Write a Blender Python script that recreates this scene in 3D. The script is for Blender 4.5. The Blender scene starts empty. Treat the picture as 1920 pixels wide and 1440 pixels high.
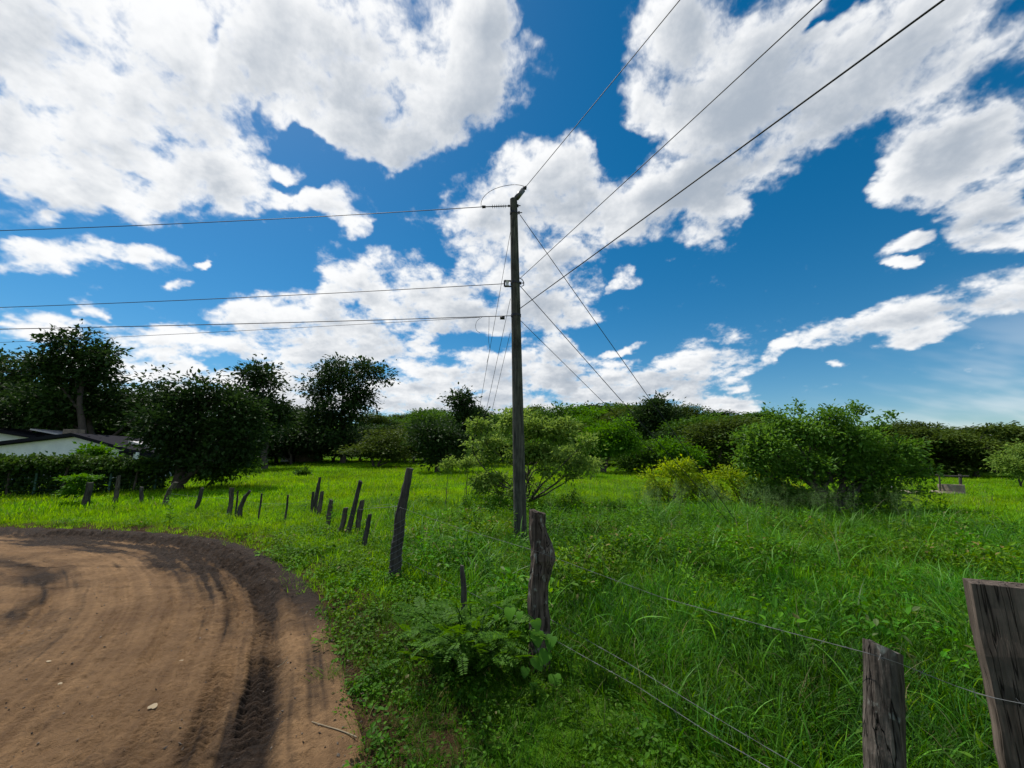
import bpy, bmesh, math, random
import numpy as np
from mathutils import Vector, Matrix

# ---------------------------------------------------------------- camera, sky, sun, exposure
SC = bpy.context.scene
FPX, PITCH, CAMH = 750.0, math.radians(11.0), 1.6          # focal length in pixels of a 1920 px wide frame
cam_d = bpy.data.cameras.new('camera'); cam = bpy.data.objects.new('camera', cam_d)
SC.collection.objects.link(cam); SC.camera = cam
cam_d.sensor_width = 36.0; cam_d.lens = 36.0*FPX/1920.0
cam_d.clip_start = 0.05; cam_d.clip_end = 3000.0
cam.location = (0, 0, CAMH); cam.rotation_euler = (math.pi/2+PITCH, 0, 0)

SUN_AZ, SUN_EL = math.radians(-50.0), math.radians(58.0)   # azimuth from +Y towards +X
SUNV = Vector((math.sin(SUN_AZ)*math.cos(SUN_EL), math.cos(SUN_AZ)*math.cos(SUN_EL), math.sin(SUN_EL)))
sun_d = bpy.data.lights.new('sun', 'SUN'); sun = bpy.data.objects.new('sun', sun_d)
SC.collection.objects.link(sun)
sun_d.energy = 4.8; sun_d.angle = math.radians(0.53); sun_d.color = (1.0, 0.95, 0.86)
sun.rotation_euler = SUNV.to_track_quat('Z', 'Y').to_euler()
sun.location = (-30, 30, 60)

vs = SC.view_settings
vs.view_transform = 'Standard'; vs.look = 'None'; vs.gamma = 1.0; vs.exposure = 0.0; vs.use_curve_mapping = False
SC.cycles.max_bounces = 5; SC.cycles.diffuse_bounces = 2; SC.cycles.glossy_bounces = 2
SC.cycles.transmission_bounces = 3; SC.cycles.transparent_max_bounces = 6
SC.cycles.caustics_reflective = False; SC.cycles.caustics_refractive = False

def ray(u, v):
    a = (u-960.0)/FPX; b = (720.0-v)/FPX
    return np.array([a, math.cos(PITCH)-b*math.sin(PITCH), math.sin(PITCH)+b*math.cos(PITCH)])
def at(u, v, Y):
    """world point seen at photo pixel (u, v) standing Y metres in front of the viewer"""
    d = ray(u, v); t = Y/d[1]
    return np.array([d[0]*t, Y, CAMH+d[2]*t])

# clouds of the sky: ellipses given by where they stand in the sky (converted to the cloud plane), the noise gives their edges
CLOUDS = [
 (180,150,330,230,0),(60,290,220,130,0),(330,330,250,85,8),(520,110,200,160,0),(700,120,220,150,0),(850,195,150,85,-12),
 (720,245,120,55,10),(890,40,80,90,0),(545,315,60,30,15),(470,385,90,45,0),(645,385,70,32,-10),(655,425,28,38,0),(60,395,45,22,0),
 (110,480,150,32,-3),(275,472,65,22,8),(366,487,18,9,0),(315,520,35,13,10),(183,573,24,15,0),
 (680,505,85,45,0),(770,545,120,55,-10),(620,570,60,28,-10),(900,420,70,75,0),(960,380,90,60,0),(1050,345,110,60,10),(1010,450,110,90,0),
 (1000,560,110,80,0),(900,590,110,55,0),(1045,640,50,60,0),
 (70,608,120,24,0),(310,622,125,28,0),(520,600,110,40,0),(560,660,170,45,0),(700,640,160,55,-8),(250,690,170,40,0),(930,710,220,55,0),
 (1140,725,130,40,-8),(1310,685,95,42,-10),(1240,735,130,36,0),(1370,757,62,28,-5),(480,735,260,42,0),(780,745,300,40,0),(400,640,60,30,0),(460,760,300,24,0),(1000,770,260,22,0),(640,610,90,40,-8),
 (1300,110,150,150,0),(1210,225,70,70,0),(1440,120,190,170,0),(1390,260,190,120,-25),(1260,375,140,68,-25),(1150,425,130,48,-20),
 (1330,395,80,48,-25),(1700,110,240,140,0),(1560,190,120,90,-20),(1800,260,170,120,20),(1880,400,95,70,0),(1720,300,70,52,0),
 (1172,520,36,22,-30),(1715,450,55,18,-20),(1705,490,32,14,10),
 (1740,580,140,34,-14),(1890,555,90,40,-14),(1710,628,100,20,-10),(1545,622,75,24,-12),(1450,658,60,12,-24),(1535,683,22,9,0),(1165,652,46,7,-18),
]
HOLES = [(345,45,26,14,40),(395,90,16,22,35),(435,150,22,30,30),(250,330,30,10,10),(120,330,26,9,0),(1560,60,40,14,-20),(470,190,26,26,40),(600,262,70,26,10),(865,640,75,15,12),(722,622,36,18,0),(420,690,48,14,-10),(1620,22,55,26,-15),
         (1150,300,55,28,-40),(560,250,36,28,0),(560,355,30,14,20),(1115,425,18,12,0),(640,330,30,24,0)]
HZ = 0.30
_rs = np.random.RandomState(11)
_PERM = _rs.permutation(4096).astype(np.int32)
_GA = _rs.rand(4096).astype(np.float32)*2*np.pi
_GX, _GY = np.cos(_GA), np.sin(_GA)
def perlin(x, y):
    xi = np.floor(x); yi = np.floor(y)
    fx = (x-xi).astype(np.float32); fy = (y-yi).astype(np.float32)
    xi = xi.astype(np.int32); yi = yi.astype(np.int32)
    u = fx*fx*fx*(fx*(fx*6-15)+10); v = fy*fy*fy*(fy*(fy*6-15)+10)
    a0 = _PERM[xi & 4095]; a1 = _PERM[(xi+1) & 4095]
    def g(a, j, dx, dy):
        h = _PERM[(a+j) & 4095]
        return _GX[h]*dx+_GY[h]*dy
    n0 = g(a0, yi, fx, fy); n1 = g(a1, yi, fx-1, fy)
    n2 = g(a0, yi+1, fx, fy-1); n3 = g(a1, yi+1, fx-1, fy-1)
    n0 = n0+u*(n1-n0); n2 = n2+u*(n3-n2)
    return (n0+v*(n2-n0))*1.45
def fbm(x, y, octs, gain=0.5, lac=2.03, ridge=False):
    s = np.zeros_like(x); a = 1.0; t = 0.0
    for o in range(octs):
        n = perlin(x+17.3*o, y-9.1*o)
        if ridge: n = 1.0-2.0*np.abs(n)
        s += a*n; t += a; a *= gain; x = x*lac; y = y*lac
    return s/t
def sstep(a, b, x):
    t = np.clip((x-a)/(b-a), 0, 1); return t*t*(3-2*t)

def sky_q(u, v):
    d = ray(u, v); d = d/np.linalg.norm(d)
    k = max(d[2], -0.02)+HZ
    return np.array([d[0]/k, d[1]/k])

def cloud_image():
    """clouds over the whole sky as an equirectangular picture: RGB = cloud brightness, A = cover"""
    W, Hh = 2816, 1408
    rows = np.arange(int(Hh*0.485), Hh)                       # from just under the horizon up
    el = (rows+0.5)/Hh*math.pi-math.pi/2
    az = ((np.arange(W)+0.5)/W)*2*math.pi-math.pi         
    EL, AZ = np.meshgrid(el, az, indexing='ij')
    dx = (np.cos(EL)*np.sin(AZ)).astype(np.float32); dy = (np.cos(EL)*np.cos(AZ)).astype(np.float32); dz = np.sin(EL).astype(np.float32)
    k = np.maximum(dz, -0.02)+HZ
    qx, qy = dx/k, dy/k
    wx = fbm(qx*2.6+3.1, qy*2.6-7.7, 6, 0.62); wy = fbm(qx*2.6-21.9, qy*2.6+5.3, 6, 0.62)
    X = qx+wx*0.13; Y = qy+wy*0.13
    def ell(u, v, ru, rv, rot, inner, outer):
        c = sky_q(u, v)
        J = np.stack([(sky_q(u+6, v)-sky_q(u-6, v))/12, (sky_q(u, v+6)-sky_q(u, v-6))/12], 1)
        a = math.radians(rot); R = np.array([[math.cos(a), -math.sin(a)], [math.sin(a), math.cos(a)]])
        Mi = np.linalg.inv(J @ R @ np.diag([ru, rv]))
        r = outer*np.linalg.svd(J @ R @ np.diag([ru, rv]))[1][0]
        sel = np.where((np.abs(X-c[0]) < r) & (np.abs(Y-c[1]) < r))
        px, py = X[sel]-c[0], Y[sel]-c[1]
        dd = np.hypot(Mi[0, 0]*px+Mi[0, 1]*py, Mi[1, 0]*px+Mi[1, 1]*py)
        return sel, 1-sstep(inner, outer, dd)
    M = np.zeros_like(X)
    for e in CLOUDS:
        sel, m = ell(*e, 0.0, 1.55)
        o = M[sel]; M[sel] = np.maximum(o, m)+0.30*o*m
    for e in HOLES:
        sel, m = ell(*e, 0.0, 1.9); M[sel] -= 0.6*m
    beh = sstep(0.30, 0.05, dy)
    gen = sstep(-0.18, 0.22, fbm(qx*0.8+40, qy*0.8, 3))
    M = np.maximum(M, gen*beh)
    fx, fy = qx+wx*0.05, qy+wy*0.05
    f = fbm(fx*6.0, fy*6.0, 9, 0.645)
    b = fbm(fx*7.5+9, fy*7.5+4, 6, 0.58, ridge=True)
    M = np.minimum(M, 0.93)
    raw = M+1.90*f+0.26*(b-0.15)
    raw = raw-0.55*(1-sstep(0.0, 0.30, M))
    dens = sstep(-0.08, 0.96, raw)**1.4
    veil = fbm(qx*1.1-4, qy*3.0+8, 5, 0.55)
    dens = np.maximum(dens, 0.50*sstep(0.0, 0.5, veil+0.12)*sstep(0.32, 0.06, dz)*sstep(0.55, 0.85, dx))
    # light: what stands between a point and the sun, in the cloud plane
    thick = np.clip(raw-0.35, 0, 1.3)
    def shift(A, s):                                          # sample towards the sun by moving along the picture
        ky, kx = s
        return np.roll(np.roll(A, ky, 0), kx, 1)
    occ = np.zeros_like(A0 := thick)
    daz = SUN_AZ-AZ; 
    # direction to the sun on the picture differs by place: blend of moves towards left/right and up
    up = [shift(thick, (-j, 0)) for j in (6, 14, 26, 44)]
    lf = [shift(thick, (0, j)) for j in (6, 14, 26, 44)]
    rt = [shift(thick, (0, -j)) for j in (6, 14, 26, 44)]
    ws = np.clip(np.sin(AZ-SUN_AZ), -1, 1)
    for a, b_, c in zip(up, lf, rt):
        occ += 0.5*a+0.5*np.where(ws > 0, ws*b_, -ws*c)
    occ /= 4
    lit = np.exp(-1.55*occ)
    fine = fbm(fx*5.0+2, fy*5.0, 7, 0.58)
    lit = lit+0.42*fine*np.clip(thick*2, 0, 1)+0.10*(1-sstep(0.2, 0.7, thick))
    lit = sstep(0.12, 0.86, lit)
    lo = np.array([4.1, 4.7, 5.5], np.float32); hi = np.array([9.9, 10.0, 10.1], np.float32)
    img = np.zeros((Hh, W, 4), np.float32)
    img[rows[0]:, :, :3] = lo+(hi-lo)*lit[..., None]
    img[:rows[0], :, :3] = lo
    img[rows[0]:, :, 3] = dens
    return img

def build_world():
    w = bpy.data.worlds.new('World'); SC.world = w; w.use_nodes = True
    nt = w.node_tree; N = nt.nodes; L = nt.links; N.clear()
    img = cloud_image(); Hh, W = img.shape[:2]
    # Blender's equirectangular mapping: u = -atan2(y, x)/2pi + 0.5; our columns run over azimuth from +Y
    cols = (np.arange(W)+0.5)/W
    ang = (cols-0.5)*2*np.pi                                  # = -atan2(y, x)
    azs = np.arctan2(np.cos(ang), -np.sin(ang))               # azimuth from +Y towards +X
    src = np.clip(((azs+np.pi)/(2*np.pi)*W).astype(int), 0, W-1)
    img = img[:, src]
    ims = []
    for nm, arr in (('cloud_light', np.concatenate([img[..., :3], np.ones_like(img[..., :1])], 2)), ('cloud_cover', np.concatenate([np.repeat(img[..., 3:], 3, 2), np.ones_like(img[..., :1])], 2))):
        im = bpy.data.images.new(nm, W, Hh, alpha=False, float_buffer=True)
        im.colorspace_settings.name = 'Non-Color'
        im.pixels.foreach_set(np.ascontiguousarray(arr, np.float32).ravel()); im.update(); im.pack()
        t = N.new('ShaderNodeTexEnvironment'); t.image = im; t.interpolation = 'Linear'; ims.append(t)
    sky = N.new('ShaderNodeTexSky'); sky.sky_type = 'NISHITA'; sky.sun_disc = False
    sky.sun_elevation = SUN_EL; sky.sun_rotation = SUN_AZ
    sky.altitude = 300; sky.air_density = 1.0; sky.dust_density = 0.3; sky.ozone_density = 3.0
    hs = N.new('ShaderNodeHueSaturation'); L.new(sky.outputs[0], hs.inputs['Color'])
    hs.inputs['Hue'].default_value = 0.490; hs.inputs['Saturation'].default_value = 1.42; hs.inputs['Value'].default_value = 1.0
    mix = N.new('ShaderNodeMix'); mix.data_type = 'RGBA'
    L.new(ims[1].outputs[0], mix.inputs[0]); L.new(hs.outputs[0], mix.inputs[6]); L.new(ims[0].outputs[0], mix.inputs[7])
    bg = N.new('ShaderNodeBackground'); bg.inputs['Strength'].default_value = 0.1
    L.new(mix.outputs[2], bg.inputs[0])
    out = N.new('ShaderNodeOutputWorld'); L.new(bg.outputs[0], out.inputs[0])
    w.cycles.sampling_method = 'MANUAL'; w.cycles.sample_map_resolution = 512
build_world()
# ---------------------------------------------------------------- helpers
COL = SC.collection
def new_mesh(name, V, F, mat=None, smooth=False, attrs=None):
    """V (n,3) array; F list of index arrays (each (m,k)) or one such array"""
    if not isinstance(F, (list, tuple)): F = [F]
    F = [np.asarray(f, np.int32) for f in F if len(f)]
    V = np.asarray(V, np.float32)
    me = bpy.data.meshes.new(name)
    me.vertices.add(len(V)); me.vertices.foreach_set('co', V.ravel())
    loops = np.concatenate([f.ravel() for f in F])
    tot = np.concatenate([np.full(len(f), f.shape[1], np.int32) for f in F])
    start = np.concatenate([[0], np.cumsum(tot)[:-1]]).astype(np.int32)
    me.loops.add(len(loops)); me.loops.foreach_set('vertex_index', loops)
    me.polygons.add(len(tot)); me.polygons.foreach_set('loop_start', start)
    me.update(calc_edges=True)
    me.polygons.foreach_set('use_smooth', np.full(len(tot), bool(smooth)))
    for k, a in (attrs or {}).items():
        a = np.asarray(a, np.float32)
        at_ = me.attributes.new(k, 'FLOAT' if a.ndim == 1 else 'FLOAT_VECTOR', 'POINT')
        at_.data.foreach_set('value' if a.ndim == 1 else 'vector', a.ravel())
    if mat: me.materials.append(mat)
    return me
def link(name, data, parent=None, loc=None):
    o = bpy.data.objects.new(name, data); COL.objects.link(o)
    if parent is not None: o.parent = parent
    if loc is not None: o.location = loc
    return o
def thing(name, label, cat, loc=(0, 0, 0), group=None, data=None, rot=None):
    o = link(name, data, None, Vector(loc))
    o['label'] = label; o['category'] = cat
    if group: o['group'] = group
    if rot is not None: o.rotation_euler = rot
    return o
def kind(o, k, label=None, cat=None):
    o['kind'] = k
    if label: o['label'] = label
    if cat: o['category'] = cat
    return o

class MB:
    """collects shapes into one mesh"""
    def __init__(s): s.V = []; s.F3 = []; s.F4 = []; s.n = 0
    def add(s, V, F):
        V = np.asarray(V, float); F = np.asarray(F, int)
        (s.F3 if F.shape[1] == 3 else s.F4).append(F+s.n); s.V.append(V); s.n += len(V)
    def tube(s, pts, rad, sides=6, cap=True, rough=0.0, rng=None, section=None):
        pts = np.asarray(pts, float); n = len(pts)
        rad = np.broadcast_to(np.asarray(rad, float), (n,)) if np.ndim(rad) < 2 else np.asarray(rad)
        T = np.gradient(pts, axis=0); T /= np.linalg.norm(T, axis=1)[:, None]+1e-9
        ref = np.array([1.0, 0, 0]) if abs(T[0, 0]) < 0.8 else np.array([0, 1.0, 0])
        A = np.cross(T, ref); A /= np.linalg.norm(A, axis=1)[:, None]+1e-9
        B = np.cross(T, A)
        th = np.arange(sides)*2*np.pi/sides
        sec = np.ones(sides) if section is None else np.asarray(section)
        rr = rad[:, None]*sec[None]
        if rough: rr = rr*(1+rough*(rng.rand(n, sides)-0.5))
        V = pts[:, None]+rr[..., None]*(np.cos(th)[None, :, None]*A[:, None]+np.sin(th)[None, :, None]*B[:, None])
        i = np.arange(n-1)[:, None]*sides; j = np.arange(sides)[None]; j2 = (j+1) % sides
        F = np.stack([i+j, i+j2, i+sides+j2, i+sides+j], -1).reshape(-1, 4)
        s.add(V.reshape(-1, 3), F)
        if cap:
            for r in (0, n-1):
                base = s.n; s.V.append(np.concatenate([V[r], [pts[r]]])); s.n += sides+1
                jj = np.arange(sides); f = np.stack([base+jj, base+(jj+1) % sides, np.full(sides, base+sides)], -1)
                s.F3.append(f if r else f[:, ::-1])
    def box(s, c, d, R=None):
        c = np.asarray(c, float); d = np.asarray(d, float)/2
        V = np.array([[x, y, z] for x in (-1, 1) for y in (-1, 1) for z in (-1, 1)])*d
        if R is not None: V = V @ np.asarray(R).T
        s.add(V+c, [[0, 1, 3, 2], [4, 6, 7, 5], [0, 4, 5, 1], [2, 3, 7, 6], [0, 2, 6, 4], [1, 5, 7, 3]])
    def prism(s, poly, a, b):
        """polygon (list of 3D points) swept by the vector b-a"""
        P = np.asarray(poly, float); n = len(P); d = np.asarray(b, float)-np.asarray(a, float)
        V = np.concatenate([P, P+d]); i = np.arange(n); k = (i+1) % n
        s.add(V, np.stack([i, k, k+n, i+n], -1))
        for t in range(1, n-1):
            s.F3.append(np.array([[s.n-2*n, s.n-2*n+t+1, s.n-2*n+t], [s.n-n, s.n-n+t, s.n-n+t+1]]))
    def lathe(s, prof, c=(0, 0, 0), sides=20):
        prof = np.asarray(prof, float); n = len(prof); th = np.arange(sides)*2*np.pi/sides
        V = np.stack([prof[:, 0:1]*np.cos(th), prof[:, 0:1]*np.sin(th), np.repeat(prof[:, 1:2], sides, 1)], -1)+np.asarray(c)
        i = np.arange(n-1)[:, None]*sides; j = np.arange(sides)[None]; j2 = (j+1) % sides
        s.add(V.reshape(-1, 3), np.stack([i+j, i+j2, i+sides+j2, i+sides+j], -1).reshape(-1, 4))
    def mesh(s, name, mat, smooth=False, origin=None):
        V = np.concatenate(s.V)
        if origin is not None: V = V-np.asarray(origin)
        F = []
        if s.F4: F.append(np.concatenate(s.F4))
        if s.F3: F.append(np.concatenate(s.F3))
        return new_mesh(name, V, F, mat, smooth)
    def obj(s, name, mat, parent=None, smooth=False, origin=None):
        return link(name, s.mesh(name, mat, smooth, origin), parent)

# ---------------------------------------------------------------- materials
class NT:
    def __init__(s, name):
        s.m = bpy.data.materials.new(name); s.m.use_nodes = True
        s.t = s.m.node_tree; s.N = s.t.nodes; s.L = s.t.links
        s.p = s.N['Principled BSDF']; s.out = s.N['Material Output']
    def n(s, t, **kw):
        x = s.N.new(t)
        for k, v in kw.items(): setattr(x, k, v)
        return x
    def put(s, sock, x):
        if hasattr(x, 'is_linked'): s.L.new(x, sock)
        elif isinstance(x, tuple) and len(x) == 3 and sock.type == 'RGBA': sock.default_value = (*x, 1)
        else: sock.default_value = x
    def math(s, op, a, b=0.0, clamp=False):
        x = s.n('ShaderNodeMath', operation=op, use_clamp=clamp); s.put(x.inputs[0], a); s.put(x.inputs[1], b); return x.outputs[0]
    def mix(s, f, a, b, mode='MIX'):
        x = s.n('ShaderNodeMix', data_type='RGBA', blend_type=mode); s.put(x.inputs[0], f); s.put(x.inputs[6], a); s.put(x.inputs[7], b); return x.outputs[2]
    def noise(s, scale, detail=4, rough=0.6, vec=None, out='Fac'):
        x = s.n('ShaderNodeTexNoise'); x.inputs['Scale'].default_value = scale; x.inputs['Detail'].default_value = detail; x.inputs['Roughness'].default_value = rough
        if vec is not None: s.L.new(vec, x.inputs['Vector'])
        return x.outputs[out]
    def rng(s, x, a, b, c=0.0, d=1.0):
        r = s.n('ShaderNodeMapRange'); s.put(r.inputs[0], x)
        for i, k in enumerate((a, b, c, d)): r.inputs[i+1].default_value = k
        return r.outputs[0]
    def coord(s, scale=(1, 1, 1), which='Object'):
        tc = s.n('ShaderNodeTexCoord'); m = s.n('ShaderNodeMapping'); s.L.new(tc.outputs[which], m.inputs[0]); m.inputs['Scale'].default_value = scale
        return m.outputs[0]
    def attr(s, name, typ='GEOMETRY', out='Fac'):
        a = s.n('ShaderNodeAttribute', attribute_type=typ, attribute_name=name); return a.outputs[out]
    def bump(s, h, strength=0.5, dist=0.02):
        b = s.n('ShaderNodeBump'); b.inputs['Strength'].default_value = strength; b.inputs['Distance'].default_value = dist
        s.L.new(h, b.inputs['Height']); s.L.new(b.outputs[0], s.p.inputs['Normal']); return b.outputs[0]
    def set(s, **kw):
        for k, v in kw.items(): s.put(s.p.inputs[k.replace('_', ' ')], v)
        return s.m

def leaf_mat(name, dark, light, trans=0.35, rough=0.6, spec=0.14, inst=False):
    """leaf or blade: colour between dark and light by the 'tint' of each leaf, light shines through"""
    s = NT(name)
    t = s.attr('tint')
    col = s.mix(t, dark, light)
    if inst:
        col = s.mix(s.rng(t, 0.955, 0.985), col, (0.21, 0.20, 0.07))
        k = s.attr('hue', 'INSTANCER', 'Vector')
        x = s.n('ShaderNodeVectorMath', operation='MULTIPLY'); s.L.new(col, x.inputs[0]); s.L.new(k, x.inputs[1]); col = x.outputs[0]
    s.set(Base_Color=col, Roughness=rough, Specular_IOR_Level=spec)
    tr = s.n('ShaderNodeBsdfTranslucent')
    hs = s.n('ShaderNodeHueSaturation'); hs.inputs['Hue'].default_value = 0.485; hs.inputs['Value'].default_value = 1.25; hs.inputs['Saturation'].default_value = 1.05
    s.L.new(col, hs.inputs['Color']); s.L.new(hs.outputs[0], tr.inputs[0])
    mx = s.n('ShaderNodeMixShader'); mx.inputs[0].default_value = trans
    s.L.new(s.p.outputs[0], mx.inputs[1]); s.L.new(tr.outputs[0], mx.inputs[2]); s.L.new(mx.outputs[0], s.out.inputs[0])
    return s.m

def wood_mat(name, dark, light, lichen=0.0, scale=1.0, crack=1.0, split=0.0):
    s = NT(name)
    v = s.coord((34*scale, 34*scale, 2.6*scale)); g = s.noise(1.0, 6, 0.65, v)
    v2 = s.coord((6*scale, 6*scale, 5*scale)); b = s.noise(1.0, 5, 0.6, v2)
    f = s.rng(g, 0.32, 0.68); col = s.mix(f, dark, light)
    col = s.mix(s.rng(b, 0.45, 0.75, 0, 0.75), col, tuple(x*0.45 for x in dark))
    if lichen:
        l = s.noise(1.0, 4, 0.6, s.coord((16, 16, 11))); col = s.mix(s.rng(l, 0.62-0.1*lichen, 0.70, 0, 0.85), col, (0.30, 0.31, 0.27))
    h = s.math('ADD', g, s.math('MULTIPLY', b, 0.6))
    if split:                                                # long drying cracks along the grain
        k = s.noise(1.0, 3, 0.5, s.coord((26, 26, 0.9))); ck = s.rng(s.math('ABSOLUTE', s.math('SUBTRACT', k, 0.5)), 0.0, 0.022*split)
        col = s.mix(ck, (0.006, 0.005, 0.004), col); h = s.math('ADD', h, s.math('MULTIPLY', ck, 1.6))
    s.set(Base_Color=col, Roughness=0.9, Specular_IOR_Level=0.15)
    s.bump(h, 0.9*crack, 0.012)
    return s.m

# ---------------------------------------------------------------- the lie of the land
def smooth01(a, b, x):
    t = np.clip((np.asarray(x, float)-a)/(b-a), 0, 1); return t*t*(3-2*t)
EDGE_PX = [(662,1440),(652,1390),(637,1330),(622,1260),(608,1190),(592,1130),(562,1090),(522,1060),(472,1033),(420,1015),(330,1004),(230,997),(100,992),(0,990)]
def flat_hit(u, v, z=0.0):
    d = ray(u, v); t = (z-CAMH)/d[2]; return np.array([d[0]*t, d[1]*t])
_e = [np.array([-0.55, -8.0]), np.array([-0.70, 0.0])]+[flat_hit(*p) for p in EDGE_PX]+[np.array([-22.0, 10.9]), np.array([-60.0, 13.0])]
def chaikin(P, k=2):
    for _ in range(k):
        Q = [P[0]]
        for a, b in zip(P[:-1], P[1:]): Q += [a*0.75+b*0.25, a*0.25+b*0.75]
        P = Q+[P[-1]]
    return np.array(P)
EDGE = chaikin(_e, 2)
_seg = np.linalg.norm(np.diff(EDGE, axis=0), axis=1); _arc = np.concatenate([[0], np.cumsum(_seg)])
def road_sd(x, y):
    """(d, s): signed distance into the road from its outer edge, and the length along that edge"""
    x = np.asarray(x, float).ravel(); y = np.asarray(y, float).ravel()
    best = np.full(x.shape, 1e9); sgn = np.ones_like(x); arc = np.zeros_like(x)
    for i in range(len(EDGE)-1):
        a, b = EDGE[i], EDGE[i+1]; ab = b-a; L2 = ab@ab
        t = np.clip(((x-a[0])*ab[0]+(y-a[1])*ab[1])/L2, 0, 1)
        dx = x-a[0]-t*ab[0]; dy = y-a[1]-t*ab[1]; d = dx*dx+dy*dy
        c = ab[0]*dy-ab[1]*dx
        m = d < best; best[m] = d[m]; sgn[m] = np.where(c[m] > 0, 1.0, -1.0); arc[m] = _arc[i]+t[m]*_seg[i]
    return np.sqrt(best)*sgn, arc
def vnoise(x, y, s, o=3): return fbm(np.asarray(x, np.float32)*s, np.asarray(y, np.float32)*s, o)
def land(x, y):
    """height of the ground without the road cutting"""
    x = np.asarray(x, float); y = np.asarray(y, float)
    q = x/np.maximum(y, 10)
    prof = np.interp(q, [-2.5, -1.1, -0.5, -0.1, 0.15, 0.5, 0.9, 2.5], [0.30, 0.35, 0.9, 1.0, 0.9, 0.35, 0.0, 0.0])
    z = 0.044*np.clip(y-11, 0, 38)*prof
    hp = np.interp(q, [-1.5, -0.6, 0.1, 0.6, 1.3, 2], [0.8, 0.9, 1.0, 0.85, 0.45, 0.4])
    r = np.hypot(x, y)
    z = z+smooth01(48, 170, r)*15*hp*(y > 0)
    return z
def bumps(x, y):
    return 0.06*vnoise(x, y, 0.45)+0.03*vnoise(x, y, 1.7, 2)
def ground_z(x, y):
    sh = np.shape(x); x = np.ravel(np.asarray(x, float)); y = np.ravel(np.asarray(y, float))
    d, _ = road_sd(x, y)
    w = smooth01(0.5, -0.5, d)
    z = land(x, y)+bumps(x, y)*smooth01(0.0, -1.2, d)+0.05*smooth01(0.05, -0.5, d)-0.10*(1-w)*smooth01(0.0, 0.4, d)
    return z.reshape(sh)
def gz(x, y): return float(ground_z(np.array([x]), np.array([y]))[0])
def foot(u, v, lift=0.0):
    """where the line of sight through photo pixel (u, v) meets the land"""
    d = ray(u, v); t = 0.5
    ts = np.concatenate([np.arange(1.0, 30, 0.05), np.arange(30, 200, 0.5)])
    z = CAMH+d[2]*ts-ground_z(d[0]*ts, d[1]*ts)-lift
    i = np.argmax(z < 0) if (z < 0).any() else len(ts)-1
    t = ts[i]; return np.array([d[0]*t, d[1]*t, CAMH+d[2]*t])

def polar_grid(azs, rs):
    A, R = np.meshgrid(azs, rs, indexing='ij')
    x, y = R*np.sin(A), R*np.cos(A)
    n, m = A.shape; i = np.arange(n-1)[:, None]*m; j = np.arange(m-1)[None]
    F = np.stack([i+j, i+j+1, i+m+j+1, i+m+j], -1).reshape(-1, 4)
    return x.ravel(), y.ravel(), F

# ground: one sheet to beyond the wooded hill
x, y, F = polar_grid(np.radians(np.concatenate([np.linspace(-180, -66, 60, endpoint=False), np.linspace(-66, 66, 360), np.linspace(68, 180, 58)])), np.concatenate([[0.02], np.geomspace(0.5, 900, 300)]))
s = NT('meadow_soil')
c = s.coord()
a = s.noise(0.22, 4, 0.6, c); b = s.noise(2.4, 5, 0.7, c); g = s.noise(16.0, 4, 0.7, c)
col = s.mix(s.rng(a, 0.35, 0.65), (0.050, 0.125, 0.004), (0.100, 0.215, 0.006))
col = s.mix(s.rng(b, 0.35, 0.7), col, (0.030, 0.085, 0.005))
col = s.mix(s.rng(g, 0.50, 0.8, 0, 0.6), col, (0.10, 0.20, 0.02))
soil = s.mix(s.rng(g, 0.35, 0.7), (0.030, 0.019, 0.011), (0.085, 0.050, 0.026))
col = s.mix(s.rng(s.math('ADD', s.attr('bare'), s.math('MULTIPLY', s.math('SUBTRACT', b, 0.5), 0.9)), 0.3, 0.7), col, soil)
s.set(Base_Color=col, Roughness=1.0, Specular_IOR_Level=0.05)
s.bump(s.math('ADD', b, g), 1.0, 0.08)
ground = link('ground', new_mesh('ground', np.stack([x, y, ground_z(x, y)], 1), F, s.m, True, {'bare': smooth01(-1.3, -0.2, road_sd(x, y)[0])})); kind(ground, 'structure')

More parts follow.
